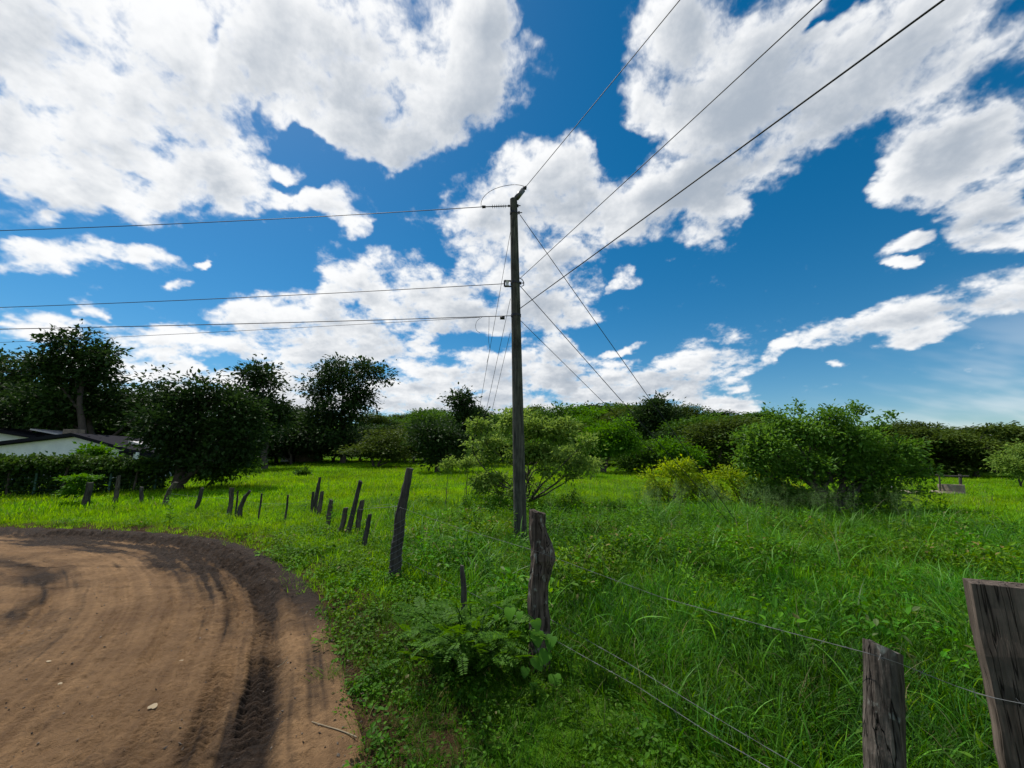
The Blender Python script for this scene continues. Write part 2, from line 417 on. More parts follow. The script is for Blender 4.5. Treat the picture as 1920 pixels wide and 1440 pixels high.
# dirt road: a fine sheet with ruts, tyre treads and clods as real relief
def road_relief(x, y):
    d, sa = road_sd(x, y)
    wob = 0.05*vnoise(sa, 0*sa, 0.35, 2)+0.03*vnoise(x, y, 1.2, 2)
    dd = d+wob
    z = 0.016*vnoise(x, y, 1.1, 3)+0.026*vnoise(x, y, 6, 5)+0.010*vnoise(x+5, y, 24, 3)+0.010*vnoise(sa*0.3, dd*5, 1.0, 4)
    def rut(c0, w, dep): return dep*np.exp(-((dd-c0)/w)**4)
    tread = np.zeros_like(d)
    for c0, w, per, amp, ph in ((0.50, 0.115, 0.066, 0.024, 0), (0.76, 0.10, 0.058, 0.016, 1), (2.45, 0.12, 0.075, 0.012, 2), (1.04, 0.08, 0.055, 0.008, 0.5), (1.32, 0.07, 0.05, 0.010, 0.2), (1.75, 0.10, 0.06, 0.008, 0.2), (3.0, 0.11, 0.07, 0.010, 1.2), (3.6, 0.10, 0.065, 0.009, 2.2)):
        prof = np.exp(-((dd-c0)/w)**6)
        lug = np.sin((sa+np.abs(dd-c0)*0.45)*2*np.pi/per+ph)
        groove = np.cos((dd-c0)*2*np.pi/(w*0.95))
        tread += prof*amp*(np.clip(lug*2.2, -1, 1)*0.6+groove*0.5)*(0.35+0.65*smooth01(-0.25, 0.2, vnoise(sa, dd*2, 0.8, 2)))
    z = z+rut(0.50, 0.16, -0.055)+rut(0.76, 0.13, -0.022)+rut(0.30, 0.08, 0.022)+rut(0.63, 0.05, 0.020)+rut(2.45, 0.25, -0.025)+rut(2.05, 0.15, 0.010)+tread
    fine = 0.006*np.sin(dd*2*np.pi/0.11+2*vnoise(sa, dd, 0.5, 2))*smooth01(-0.1, 0.3, vnoise(sa*0.25, dd*1.5, 1.0, 2))
    z = z+fine
    far = smooth01(3.6, 7.2, y)
    clod = np.maximum(vnoise(x, y, 9, 3), 0)
    muddy = smooth01(1.7, 0.2, dd)*(0.35+0.65*far)
    z = z+clod*0.11*muddy+0.032*vnoise(x*1.0, y*3.0, 3.0, 3)*muddy
    shoulder = smooth01(0.0, 0.35, d)
    z = z*shoulder+0.035*(1-shoulder)+0.045*(1-smooth01(-0.12, 0.1, d))*0
    # wet dark earth: along the outer ruts, more of it round the bend, and a churned patch inside; plus painted foreground shade
    n = vnoise(x, y, 0.8, 4); n2 = vnoise(sa*0.35, dd*2.2, 1.0, 4); n3 = vnoise(sa*0.22, dd*6.5, 1.0, 4)
    wet = 1.1*np.exp(-((dd-0.46)/0.14)**2)*(0.75+0.9*n2)
    wet += 0.30*np.exp(-((dd-0.78)/0.08)**2)*(0.6+0.9*n3)
    wet += far*smooth01(1.95, 1.0, dd+0.5*n)*smooth01(-0.1, 0.25, d)*(0.85+1.2*n2+0.9*n3+0.5*vnoise(x, y, 4.0, 3))
    wet += 0.75*np.exp(-((dd-2.45)/0.30)**2)*smooth01(-0.15, 0.35, n2+0.2+0.25*n)*smooth01(3.0, 5.0, y)
    wet += 0.25*np.exp(-((dd-2.8)/0.6)**2)*smooth01(0.0, 0.4, n+0.1)
    wet += 0.30*smooth01(0.1, 0.5, vnoise(x+31, y, 0.55, 4))+0.40*smooth01(0.10, 0.5, n3)
    wet += 0.40*smooth01(5.5, 2.5, y)*smooth01(-0.2, 0.4, vnoise(x-9, y+4, 0.7, 4))  # foreground shade put into the soil colour, stronger towards the viewer
    wet += 0.85*smooth01(0.42+0.3*n, 0.05, d)*smooth01(3.0, 5.2, y)
    global STREAK
    STREAK = 0.6*vnoise(sa*0.10, dd*11, 1.0, 3)+0.5*vnoise(sa*0.3, dd*24, 1.0, 2)
    return d, z, np.clip(wet, 0, 1)
az = np.radians(np.concatenate([np.linspace(-150, -62, 60, endpoint=False), np.linspace(-62, -6, 640), np.linspace(-5.8, 25, 20)]))
x, y, F = polar_grid(az, np.concatenate([np.geomspace(0.3, 2.0, 20, endpoint=False), np.geomspace(2.0, 14.5, 600), np.geomspace(14.8, 70, 40)]))
d, z, wet = road_relief(x, y); streak = STREAK.copy()
keep = (d[F] > -0.22).any(1); F = F[keep]
used = np.unique(F); remap = np.full(len(x), -1); remap[used] = np.arange(len(used))
z = z+0.0-0.07*smooth01(0.02, -0.2, d)
s = NT('dirt')
wt = s.attr('wet'); c = s.coord()
a = s.noise(0.9, 5, 0.6, c); b = s.noise(14, 6, 0.75, c); g = s.noise(70, 4, 0.75, c)
st = s.attr('streak')
dry = s.mix(s.rng(s.math('ADD', a, s.math('MULTIPLY', st, 0.20)), 0.30, 0.70), (0.135, 0.074, 0.034), (0.350, 0.208, 0.100))
dry = s.mix(s.rng(b, 0.40, 0.75, 0, 0.55), dry, (0.100, 0.052, 0.023))
dry = s.mix(s.rng(g, 0.62, 0.80, 0, 0.5), dry, (0.29, 0.19, 0.10))
wet_shade_c = s.mix(s.rng(b, 0.4, 0.7), (0.018, 0.011, 0.007), (0.062, 0.038, 0.023))
w2 = s.math('ADD', wt, s.math('MULTIPLY', s.math('SUBTRACT', b, 0.5), 0.7))
col = s.mix(s.rng(w2, 0.25, 0.85), dry, wet_shade_c)
s.set(Base_Color=col, Roughness=0.92, Specular_IOR_Level=0.2)
s.bump(s.math('ADD', b, s.math('MULTIPLY', g, 0.6)), 1.0, 0.045)
road = link('dirt_road', new_mesh('dirt_road', np.stack([x, y, z], 1)[used], remap[F], s.m, True, {'wet': wet[used], 'streak': streak[used]})); kind(road, 'structure')
# ---------------------------------------------------------------- utility pole and its wires
M_pole = wood_mat('creosoted_pole_wood', (0.026, 0.027, 0.023), (0.125, 0.125, 0.100), scale=0.8)
s = NT('dark_metal'); s.set(Base_Color=(0.035, 0.036, 0.04), Metallic=0.6, Roughness=0.55); M_metal = s.m
s = NT('galvanised_wire'); s.set(Base_Color=(0.13, 0.135, 0.14), Metallic=0.3, Roughness=0.7); M_galv = s.m
s = NT('black_cable'); s.set(Base_Color=(0.012, 0.013, 0.016), Roughness=0.6); M_cable = s.m
s = NT('grey_insulator'); s.set(Base_Color=(0.09, 0.095, 0.10), Roughness=0.4); M_ins = s.m
s = NT('white_porcelain'); s.set(Base_Color=(0.65, 0.66, 0.66), Roughness=0.25); M_porc = s.m
rng = np.random.RandomState(5)
PB = foot(976, 1020); PY = PB[1]
def on_pole(u, v): return at(u, v, PY)
pole = thing('utility_pole', 'tall dark wooden utility pole standing in the grass behind the stout knotted fence post', 'utility pole', PB)
top = on_pole(963, 374); ax = [PB-np.array([0, 0, 0.5]), PB]+[PB+(top-PB)*k for k in np.linspace(0.08, 1, 14)]
mb = MB(); mb.tube(ax, np.linspace(0.135, 0.083, len(ax)), 18, True, 0.03, rng)
# slanted cut top
o = mb.obj('pole_shaft', M_pole, pole, True, PB)
def pole_xy(v):
    p = on_pole(0, v); k = (p[2]-PB[2])/(top[2]-PB[2]); c = PB+(top-PB)*k; return c, 0.135-0.052*k
def add_part(name, mat, fn, parent=pole, smooth=True):
    m = MB(); fn(m); return m.obj(name, mat, parent, smooth, PB)
LW = np.array([-1.0, 0.02, -0.01]); RW = np.array([0.43, -0.903, 0.05])
# strain insulator of the overhead wire to the right
a0 = on_pole(966, 372); a1 = on_pole(975, 360)
tube_dir = on_pole(986, 351)-on_pole(967, 373); tube_dir /= np.linalg.norm(tube_dir)
q0 = on_pole(968, 372); q1 = on_pole(981, 356); q2 = on_pole(986, 350)
add_part('strain_insulator', M_ins, lambda m: (m.tube([q0, q0+(q1-q0)*0.02, q0+(q1-q0)*0.98, q1], [0.03, 0.062, 0.058, 0.03], 14)))
add_part('strain_clamp', M_metal, lambda m: (m.tube([q1, q2], 0.03, 8), m.box((q1+q2)/2, (0.09, 0.05, 0.05))))
# suspension insulator string on the left
i0 = on_pole(957, 386); i1 = on_pole(903, 388)
def string(m):
    m.tube([i0, i1], 0.012, 8)
    for k in np.linspace(0.18, 0.62, 7):
        c = i0+(i1-i0)*k; m.tube([c+(i1-i0)*0.012, c, c-(i1-i0)*0.012], [0.018, 0.052, 0.02], 14)
add_part('insulator_string', M_ins, string)
add_part('wire_clamp', M_metal, lambda m: m.tube([i0+(i1-i0)*0.86, i0+(i1-i0)*0.98], [0.028, 0.034], 8))
add_part('eye_fitting', M_metal, lambda m: m.tube([i0-(i0-i1)*0.02, i0+(i1-i0)*0.08], 0.026, 8))
def band(v, h=0.05):
    c, r = pole_xy(v)
    return lambda m: m.tube([c-[0, 0, h/2], c+[0, 0, h/2]], r+0.008, 18, False)
for v_ in (400, 531, 592): add_part('pole_band', M_metal, band(v_))
def bolt(u, v, du): 
    a = on_pole(u, v); b = on_pole(u+du, v-0.5)
    return lambda m: (m.tube([a, b], 0.012, 6), m.box(a+(b-a)*0.35, (0.035, 0.05, 0.05)))
for a_ in ((968, 386, 8), (970, 399, 9), (972, 531, 11), (971, 590, 6)): add_part('bolt', M_metal, bolt(*a_))
def spool(u, v):
    c = on_pole(u, v)
    def f(m):
        m.tube([c+[0, 0, -0.06], c+[0, 0, -0.02], c+[0, 0, 0.02], c+[0, 0, 0.06]], [0.05, 0.03, 0.03, 0.05], 12)
    return f
add_part('spool_insulator', M_porc, spool(951, 532))
def clevis(m):
    a = on_pole(959, 527); b = on_pole(946, 526); c = on_pole(946, 537); d = on_pole(959, 537)
    for p, q in ((a, b), (b, c), (c, d)): m.tube([p, q], 0.02, 6)
add_part('clevis', M_metal, clevis)
add_part('splice_box', M_cable, lambda m: m.box(on_pole(942, 596), (0.10, 0.06, 0.055)))
def hook(m):
    P = [on_pole(u, v) for u, v in ((974, 521), (979, 524), (982, 529), (982, 535), (978, 537))]; m.tube(P, 0.010, 6)
add_part('wire_hook', M_metal, hook)

def cable(name, label, P, r, mat=M_cable, cat='cable', group=None, sides=5):
    P = np.array(P); o_ = P[0]
    m = MB(); m.tube(P, r, sides, True)
    return thing(name, label, cat, o_, group, m.mesh(name, mat, True, o_))
def sag(a, b, drop, n=26):
    t = np.linspace(0, 1, n)[:, None]; P = a+(b-a)*t; P[:, 2] -= 4*drop*(t*(1-t))[:, 0]; return P
def left_end(u0, v_at_0, zref, far):
    d = ray(0, v_at_0); t = (zref-CAMH)/d[2]; return np.array([d[0]*t, d[1]*t, zref])
def span(a, u, v, k, drop):
    """wire from a through the sky point (u, v); k = how much farther than that point it runs"""
    d = ray(u, v); t = (a[2]-CAMH)/d[2]; p = np.array([d[0]*t, d[1]*t, a[2]])
    b = a+(p-a)*k; tt = 1.0/k
    b[2] += 0.0
    P = sag(a, b, drop); return P
cable('power_line', 'topmost black wire running left from the insulator string on the pole', span(i1, 0, 409, 2.6, 0.35), 0.009)
cable('power_line', 'middle black wire running left from the spool insulator on the pole', span(on_pole(946, 532), 0, 559, 2.6, 0.25), 0.008)
c3 = on_pole(936, 592)
cable('power_line', 'lower black wire running left from the clamp below the spool insulator', span(on_pole(960, 592), 0, 606, 2.6, 0.15), 0.009)
cable('power_line', 'thin faint wire sagging left under the lower wire of the pole', span(on_pole(900, 595), 0, 632, 2.6, 0.15), 0.005)
cable('power_line', 'overhead wire rising from the pole top, leftmost of three going to the upper right', span(q2, 1268, 0, 6.0, 0.12), 0.007)
cable('power_line', 'overhead wire from the pole middle, second of three going to the upper right', span(on_pole(975, 522), 1527, 0, 5.0, 0.10), 0.006)
cable('power_line', 'thick twisted overhead cable, lowest and rightmost of three going to the upper right', span(on_pole(974, 579), 1750, 0, 4.6, 0.08), 0.009)
J = [on_pole(u, v) for u, v in ((902, 387), (902, 378), (908, 367), (922, 356), (942, 349), (962, 346), (976, 347), (985, 350))]
cable('jumper_wire', 'thin curved jumper wire looping over the pole top', chaikin([np.array(j) for j in J], 2), 0.006)
# loose loop of thin wire
LP = [on_pole(u, v) for u, v in ((905, 594), (895, 600), (891, 610), (893, 620), (900, 624))]
cable('wire_loop', 'short slack loop of thin wire hanging left of the pole below the lower wire', chaikin([np.array(j) for j in LP], 2), 0.004)
# guys
def guy(label, u, v, U, V, r=0.008, tail=True):
    g = foot(U, V); P = sag(on_pole(u, v), g+np.array([0, 0, -0.15]), 0.0, 12)
    return cable('guy_wire', label, P, r, M_cable if r > 0.006 else M_metal, 'guy wire')
guy('long guy wire from the pole top down right to the yellowish shrubs', 975, 403, 1398, 992)
guy('guy wire from the pole middle down right, between two other right guys', 974, 535, 1384, 988)
guy('lowest guy wire slanting from the pole down right to the tall grass', 972, 597, 1372, 982, 0.006)
guy('longest thin guy wire from near the pole top down behind on its left', 959, 424, 862, 968, 0.005)
guy('thin guy wire from the pole middle down behind left, second of three', 957, 560, 866, 972, 0.005)
guy('thin lowest guy wire on the left, closest to the pole', 957, 622, 872, 976, 0.0045)
dropw = [on_pole(917, 594), on_pole(917, 604), on_pole(916, 640), on_pole(919, 655), on_pole(913, 680)]
cable('dangling_wire', 'short dangling wire with dark connector hanging left of the pole', dropw, 0.004)

# ---------------------------------------------------------------- fence posts
M_post = wood_mat('weathered_grey_wood', (0.030, 0.026, 0.022), (0.140, 0.125, 0.105))
M_post_dark = wood_mat('dark_fence_wood', (0.018, 0.017, 0.016), (0.095, 0.090, 0.080))
M_post_brown = wood_mat('knotty_brown_wood', (0.028, 0.020, 0.016), (0.165, 0.130, 0.105), lichen=0.45, split=0.8)
M_slab = wood_mat('sawn_slab_wood', (0.050, 0.038, 0.030), (0.165, 0.130, 0.105), scale=0.8, split=0.7)
M_stub = wood_mat('cracked_stub_wood', (0.024, 0.019, 0.016), (0.165, 0.138, 0.115), scale=1.5, split=1.0, lichen=0.3)
POSTS = {}
def post(key, label, pts, mat=M_post, sides=9, flat=0.25, rough=0.10, Y=None, seed=0, cut=0.0, group='wooden posts of the old wire fence', z_extra=0.3, jit=0.22):
    """pts: (u, v, width px) from top to foot at the photo's scale"""
    r = np.random.RandomState(100+seed)
    b = foot(pts[-1][0], pts[-1][1]) if Y is None else at(pts[-1][0], pts[-1][1], Y)
    Yp = b[1]
    P, R = [], []
    for u, v, w in pts:
        p = at(u, v, Yp); dep = p[1]*math.cos(PITCH)+(p[2]-CAMH)*math.sin(PITCH)
        P.append(p); R.append(w/FPX*dep/2)
    P = np.array(P)[::-1]; R = np.array(R)[::-1]
    if Y is None: P = np.concatenate([[P[0]-np.array([0, 0, z_extra])], P]); R = np.concatenate([[R[0]], R])
    # resample
    cum = np.concatenate([[0], np.cumsum(np.linalg.norm(np.diff(P, axis=0), axis=1))])
    n = max(10, int(len(pts)*3)); t = np.linspace(0, cum[-1], n)
    PP = np.stack([np.interp(t, cum, P[:, k]) for k in range(3)], 1); RR = np.interp(t, cum, R)
    PP[1:-1] += (r.rand(n-2, 3)-0.5)*RR[1:-1, None]*jit
    sec = 1-flat*r.rand(sides)
    m = MB(); m.tube(PP, RR, sides, True, rough, r, sec)
    # ragged top: the end cap leans
    base = np.array([b[0], b[1], b[2]])
    V = np.concatenate(m.V)
    o = thing('fence_post', label, 'fence post', base, group, m.mesh('fence_post', mat, False, base))
    me = o.data; topz = max(v.co.z for v in me.vertices)
    tx = (r.rand()*2-1)*0.45
    for v in me.vertices:
        if v.co.z > topz-RR[-1]*0.9:
            hsh = math.sin(v.co.x*911.0+v.co.y*577.0)
            v.co.z += tx*(v.co.x-(PP[-1][0]-base[0]))+hsh*RR[-1]*0.10
    POSTS[key] = (PP, RR)
    return o
post('knot', 'stout knotted brown post with a bulge, nearest one beside the utility pole',
     [(1008,959,32),(1007,985,33),(1012,1012,38),(1020,1042,50),(1015,1068,42),(1009,1100,38),(1009,1140,40),(1013,1180,42),(1013,1215,42),(1013,1258,44)], M_post_brown, 16, 0.12, 0.10, seed=1, z_extra=0.35, jit=0.08)
post('wrapped', 'tall leaning dark post wrapped in spiral wire, left of the utility pole',
     [(768,878,14),(763,905,16),(757,935,18),(751,965,21),(747,1000,22),(743,1040,23),(740,1092,26)], M_post_dark, 10, 0.2, 0.10, seed=2)
post('stub', 'weathered square stub post in the right foreground carrying barbed wire',
     [(1656,1212,58),(1657,1260,60),(1658,1330,62),(1659,1400,63),(1660,1500,64)], M_stub, 16, 0.14, 0.035, Y=1.74, seed=3, z_extra=0.4, jit=0.04)
post('stake', 'thin grey broken stake half hidden in leaves left of the knotted post', [(866,1060,8),(868,1090,11),(871,1130,13),(872,1175,13)], M_post, 6, 0.4, 0.2, seed=4)
post('a', 'short dark leaning post, first of the cluster left of the wire-wrapped post', [(694,964,9),(688,995,11),(681,1033,12)], M_post_dark, 8, seed=5)
post('b', 'pale grey split post behind the short dark leaning post of the cluster', [(679,938,10),(675,960,12),(671,985,12),(670,1004,11)], M_post, 8, 0.35, seed=6)
post('c', 'tallest leaning post in the middle of the post cluster', [(676,902,9),(669,930,10),(661,965,12),(650,1006,13)], M_post_dark, 8, seed=7)
post('d', 'short thick grey post just left of the tallest leaning post', [(648,952,10),(644,975,11),(636,1002,11)], M_post, 8, 0.3, seed=8)
post('e', 'forked stubby post with split top, left part of the post cluster', [(621,937,8),(618,955,12),(615,975,11),(614,992,9)], M_post, 8, 0.35, 0.2, seed=9)
post('f', 'tall narrow pointed post at the far left end of the post cluster', [(600,895,5),(596,915,8),(592,940,9),(591,962,8)], M_post_dark, 8, seed=10)
post('g', 'thin dark stake left of the pointed post at the cluster end', [(587,922,5),(585,945,5),(584,964,5)], M_post_dark, 6, seed=11)
post('h', 'pale short post right of the pointed post at the cluster end', [(604,921,7),(601,945,9),(597,968,9)], M_post, 8, 0.3, seed=12)
post('i', 'very thin crooked stick post, right one of two thin sticks in the meadow', [(540,928,3.5),(538,950,4),(533,980,4)], M_post_dark, 6, seed=13)
post('j', 'very thin stick post, left one of two thin sticks in the meadow', [(491,925,4),(488,950,4),(484,976,4)], M_post_dark, 6, seed=14)
post('k', 'curved thick post bent to the right, right of a pair on the verge', [(469,920,5),(459,932,8),(452,948,9),(447,972,11)], M_post_dark, 8, seed=15)
post('l', 'thin wavy stick standing between the two thick verge posts', [(446,920,3),(444,945,3.5),(440,972,3.5)], M_post_dark, 6, seed=16)
post('m', 'upright blunt thick post, left of the pair on the verge', [(435,915,10),(433,940,9),(429,968,11)], M_post, 8, seed=17)
post('n', 'plain leaning post alone between the verge pair and the forked one', [(379,915,7),(373,938,8),(366,958,8)], M_post_dark, 8, seed=18)
post('o', 'thick bent post with a forked top in front of the big dark tree', [(330,904,10),(319,918,11),(312,935,10),(308,951,12)], M_post, 8, 0.3, seed=19)
post('p', 'small upright post low in the weeds left of the bent forked post', [(266,913,7),(265,930,8),(265,946,7)], M_post_dark, 8, seed=20)
post('q', 'tall slim post in front of the hedge, second post left of the dark tree', [(223,892,7),(220,915,8),(214,945,9)], M_post, 8, seed=21)
post('r', 'thick dark post with a leafy sapling sprouting beside it near the hedge', [(168,905,12),(163,930,12),(157,953,14)], M_post_dark, 8, 0.4, seed=22)
post('s', 'wide bluish grey post in front of the dark hedge', [(103,889,10),(99,905,13),(95,928,14)], M_post, 8, 0.4, seed=23)
post('t', 'leftmost pale post in front of the dark hedge', [(31,897,12),(29,912,12),(27,927,12)], M_post, 8, 0.3, seed=24)
# sawn slab post at the right edge
tl, tr = at(1821, 1094, 1.62), at(1962, 1108, 1.50)
bl, br = at(1894, 1470, 1.62), at(2040, 1470, 1.50)
slab_foot = np.array([bl[0]+0.03, 1.60, gz(bl[0], 1.6)])
n_ = 9; mb = MB(); t = np.linspace(0, 1, n_)[:, None]
lft = tl+(bl-tl)*t; rgt = tr+(br-tr)*t
drop_ = (bl[2]-slab_foot[2]+0.3)/max(1e-6, (tl[2]-bl[2])); lft = np.concatenate([lft, [bl+(bl-tl)*drop_*0.8]]); rgt = np.concatenate([rgt, [br+(br-tr)*drop_*0.8]])
r_ = np.random.RandomState(3); back = np.array([0.030, 0.060, 0.006])
lft[1:] += (r_.rand(len(lft)-1, 3)-0.5)*0.010
ring = np.stack([lft, rgt, rgt+back, lft+back*0.9], 1); ns = len(ring)
i = np.arange(ns-1)[:, None]*4; j = np.arange(4)[None]
mb.add(ring.reshape(-1, 3), np.concatenate([np.stack([i+j, i+(j+1) % 4, i+4+(j+1) % 4, i+4+j], -1).reshape(-1, 4), [[3, 2, 1, 0]]]))
thing('fence_post', 'wide sawn timber slab leaning at the right edge of the foreground', 'fence post', slab_foot, 'wooden posts of the old wire fence', mb.mesh('fence_post', M_slab, False, slab_foot))

# wire coiled round the tall leaning post
PP, RR = POSTS['wrapped']; m = MB(); C = []
for k in range(130):
    f = 0.10+0.52*k/129; idx = f*(len(PP)-1); i0_ = int(idx); w = idx-i0_
    c = PP[i0_]*(1-w)+PP[min(i0_+1, len(PP)-1)]*w; rr = RR[i0_]*1.0+0.005
    a = k*0.60; C.append(c+np.array([math.cos(a)*rr, math.sin(a)*rr, 0.03*math.cos(a)]))
m.tube(C, 0.003, 5); thing('wire_coil', 'pale wire wound in a spiral round the tall leaning post', 'wire', PP[1], None, m.mesh('wire_coil', M_galv, True, PP[1]))

# barbed wire
def barbed(label, P, barbs=True, r=0.0010):
    P = np.array(P); m = MB()
    cum = np.concatenate([[0], np.cumsum(np.linalg.norm(np.diff(P, axis=0), axis=1))]); L = cum[-1]
    n = int(L/0.05)+2; t = np.linspace(0, L, n); Q = np.stack([np.interp(t, cum, P[:, k]) for k in range(3)], 1)
    tw = np.arange(n)*1.1
    for ph in (0, math.pi):
        off = np.stack([0*tw, np.cos(tw+ph)*r*0.9, np.sin(tw+ph)*r*0.9], 1); m.tube(Q+off, r*0.8, 4)
    if barbs:
        rr = np.random.RandomState(7)
        for tt in np.arange(0.06, L, 0.13):
            c = np.array([np.interp(tt, cum, P[:, k]) for k in range(3)])
            for _ in range(2):
                v = rr.randn(3); v /= np.linalg.norm(v); m.tube([c-v*0.014, c+v*0.014], r*0.6, 3, False)
    return thing('barbed_wire', label, 'barbed wire', P[0], 'strands of the barbed wire fence', m.mesh('barbed_wire', M_galv, False, P[0]))
def wpath(L): return [at(u, v, Y) for u, v, Y in L]
YK = POSTS['knot'][0][0][1]; YW = POSTS['wrapped'][0][0][1]
strand = wpath([(690, 950, YW+2.0), (730, 945, YW+0.5), (752, 952, YW-0.13), (860, 990, (YW+YK)/2+0.2), (995, 1030, YK-0.10), (1030, 1042, YK-0.12), (1240, 1120, 2.75), (1450, 1178, 2.2), (1632, 1226, 1.67), (1690, 1245, 1.66), (1780, 1282, 1.60), (1850, 1306, 1.54), (1930, 1322, 1.42)])
barbed('upper barbed wire strand from the wrapped post past the knotted post to the right slab', strand)
barbed('lower barbed wire strand crossing the grass from the knotted post to the bottom edge', wpath([(752, 1050, YW-0.13), (870, 1105, (YW+YK)/2+0.2), (1000, 1172, YK-0.14), (1035, 1197, YK-0.14), (1200, 1290, 2.6), (1330, 1375, 2.15), (1460, 1450, 1.85), (1640, 1560, 1.62)]))
barbed('second low barbed wire strand just above the lowest one at the knotted post', wpath([(1030, 1160, YK+0.05), (1180, 1245, 2.8), (1350, 1350, 2.2), (1520, 1450, 1.9), (1660, 1540, 1.66)]))
for k_, (lab, Lp) in enumerate((('slack old wire between the short cluster posts and the wrapped post', [(640, 965, 10.2), (655, 955, 9.6), (680, 955, 8.6), (700, 952, 7.8), (745, 950, YW-0.05)]),
        ('thin fence wire along the verge posts from the cluster to the blunt post', [(600, 935, 12.6), (540, 945, 11.9), (487, 944, 12.2), (433, 935, 12.6), (372, 932, 13.4), (314, 925, 14.2)]))):
    barbed(lab, wpath(Lp), False, 0.0022)

# ---------------------------------------------------------------- white house, hedge fence, shed, well
s = NT('white_plaster'); v = s.coord(); n = s.noise(1.4, 5, 0.6, v); s.set(Base_Color=s.mix(s.rng(n, 0.35, 0.7), (0.66, 0.70, 0.74), (0.82, 0.85, 0.88)), Roughness=0.85); M_plaster = s.m
s = NT('dark_roof_sheet'); s.set(Base_Color=(0.016, 0.016, 0.022), Roughness=0.95, Specular_IOR_Level=0.05); M_roof = s.m
s = NT('bare_metal_sheet'); s.set(Base_Color=(0.42, 0.40, 0.42), Roughness=0.45, Metallic=0.2); M_sheet = s.m
s = NT('concrete'); v = s.coord(); n = s.noise(5, 5, 0.65, v); s.set(Base_Color=s.mix(s.rng(n, 0.35, 0.7), (0.15, 0.12, 0.09), (0.33, 0.27, 0.20)), Roughness=0.9); M_conc = s.m
s = NT('green_post_paint'); s.set(Base_Color=(0.03, 0.10, 0.07), Roughness=0.6); M_green = s.m
HY = 26.0
hb = at(150, 880, HY); hz = gz(hb[0], HY)
house = thing('white_house', 'low white gabled house behind the hedge at the left', 'house', (hb[0], HY, hz))
ho = np.array([hb[0], HY, hz])
pk = at(143, 819, HY); le = at(-60, 843, HY); re = at(258, 851, HY)
m = MB(); m.prism([(le[0], HY, hz-0.5), (re[0], HY, hz-0.5), re, pk, le], (0, 0, 0), (0, 7, 0)); m.obj('wall', M_plaster, house, False, ho)
def slope(a, b, over, th, y0, y1):
    d = (b-a); d = d/np.linalg.norm(d); a = a-d*0.0; b = b+d*over
    up = np.array([0, 0, th]); return [np.array([a[0], y0, a[2]+0.03]), np.array([b[0], y0, b[2]+0.03]), np.array([b[0], y0, b[2]+0.03])+up, np.array([a[0], y0, a[2]+0.03])+up]
m = MB(); m.prism(slope(pk, re, 1.3, 0.20, HY-0.35, 0), (0, 0, 0), (0, 8.0, 0)); rf = m.obj('roof', M_roof, house, False, ho)
m = MB(); m.prism(slope(pk-[0.01, 0, 0], le, 0.8, 0.20, HY-0.35, 0), (0, 0, 0), (0, 8.0, 0)); m.obj('roof', M_roof, house, False, ho)
s0, s1 = at(240, 830, HY-0.5), at(288, 842, HY-0.5)
m = MB(); m.prism([s0, s1, s1+[0, 0, 0.12], s0+[0, 0, 0.12]], (0, 0, 0), (0, 1.2, 0)); m.obj('eave_sheet', M_sheet, house, False, ho)
c = at(257, 855, HY-0.6); m = MB(); m.box((c[0], c[1], hz+0.9), (0.12, 0.12, 2.0)); m.obj('porch_post', M_plaster, house, False, ho)
lw = at(236, 853, HY-0.02); m = MB(); m.box((lw[0], HY-0.03, lw[2]), (0.9, 0.04, 0.5)); wdw = m.obj('window', M_roof, house, False, ho)
m = MB(); m.box((lw[0], HY-0.06, lw[2]+0.28), (1.0, 0.06, 0.06)); m.obj('window_lintel', M_plaster, wdw, False, ho)
# second building behind, its pale gable seen at the very left
H2 = 31.0; g0, g1 = at(-40, 805, H2), at(62, 821, H2); gz2 = gz(g0[0], H2)
h2 = thing('white_house', 'pale wing with a lean-to roof behind the gabled house at the left edge', 'house', (g0[0], H2, gz2))
m = MB(); m.prism([(g0[0]-6, H2, gz2-0.5), (g1[0], H2, gz2-0.5), g1, g0, (g0[0]-6, H2, g0[2]-0.3)], (0, 0, 0), (0, 5, 0)); m.obj('wall', M_plaster, h2, False, (g0[0], H2, gz2))
m = MB(); q_ = slope(g0, g1, 0.9, 0.22, H2-0.6, 0); m.prism(q_, (0, 0, 0), (0, 6, 0)); m.obj('roof', M_roof, h2, False, (g0[0], H2, gz2))
r0, r1 = at(56, 806, H2-1.5), at(116, 817, H2-1.5)
m = MB(); m.prism([r0, r1, r1+[0, 0, 0.10], r0+[0, 0, 0.10]], (0, 0, 0), (0, 2.4, 0)); m.obj('roof_sheet', M_sheet, h2, False, (g0[0], H2, gz2))
# water tank cover / pinkish chimney block over the ridge
k0 = at(138, 812, HY+2); m = MB(); m.box((k0[0], HY+2, k0[2]), (0.9, 0.6, 0.5)); m.obj('chimney', M_conc, house, False, ho)

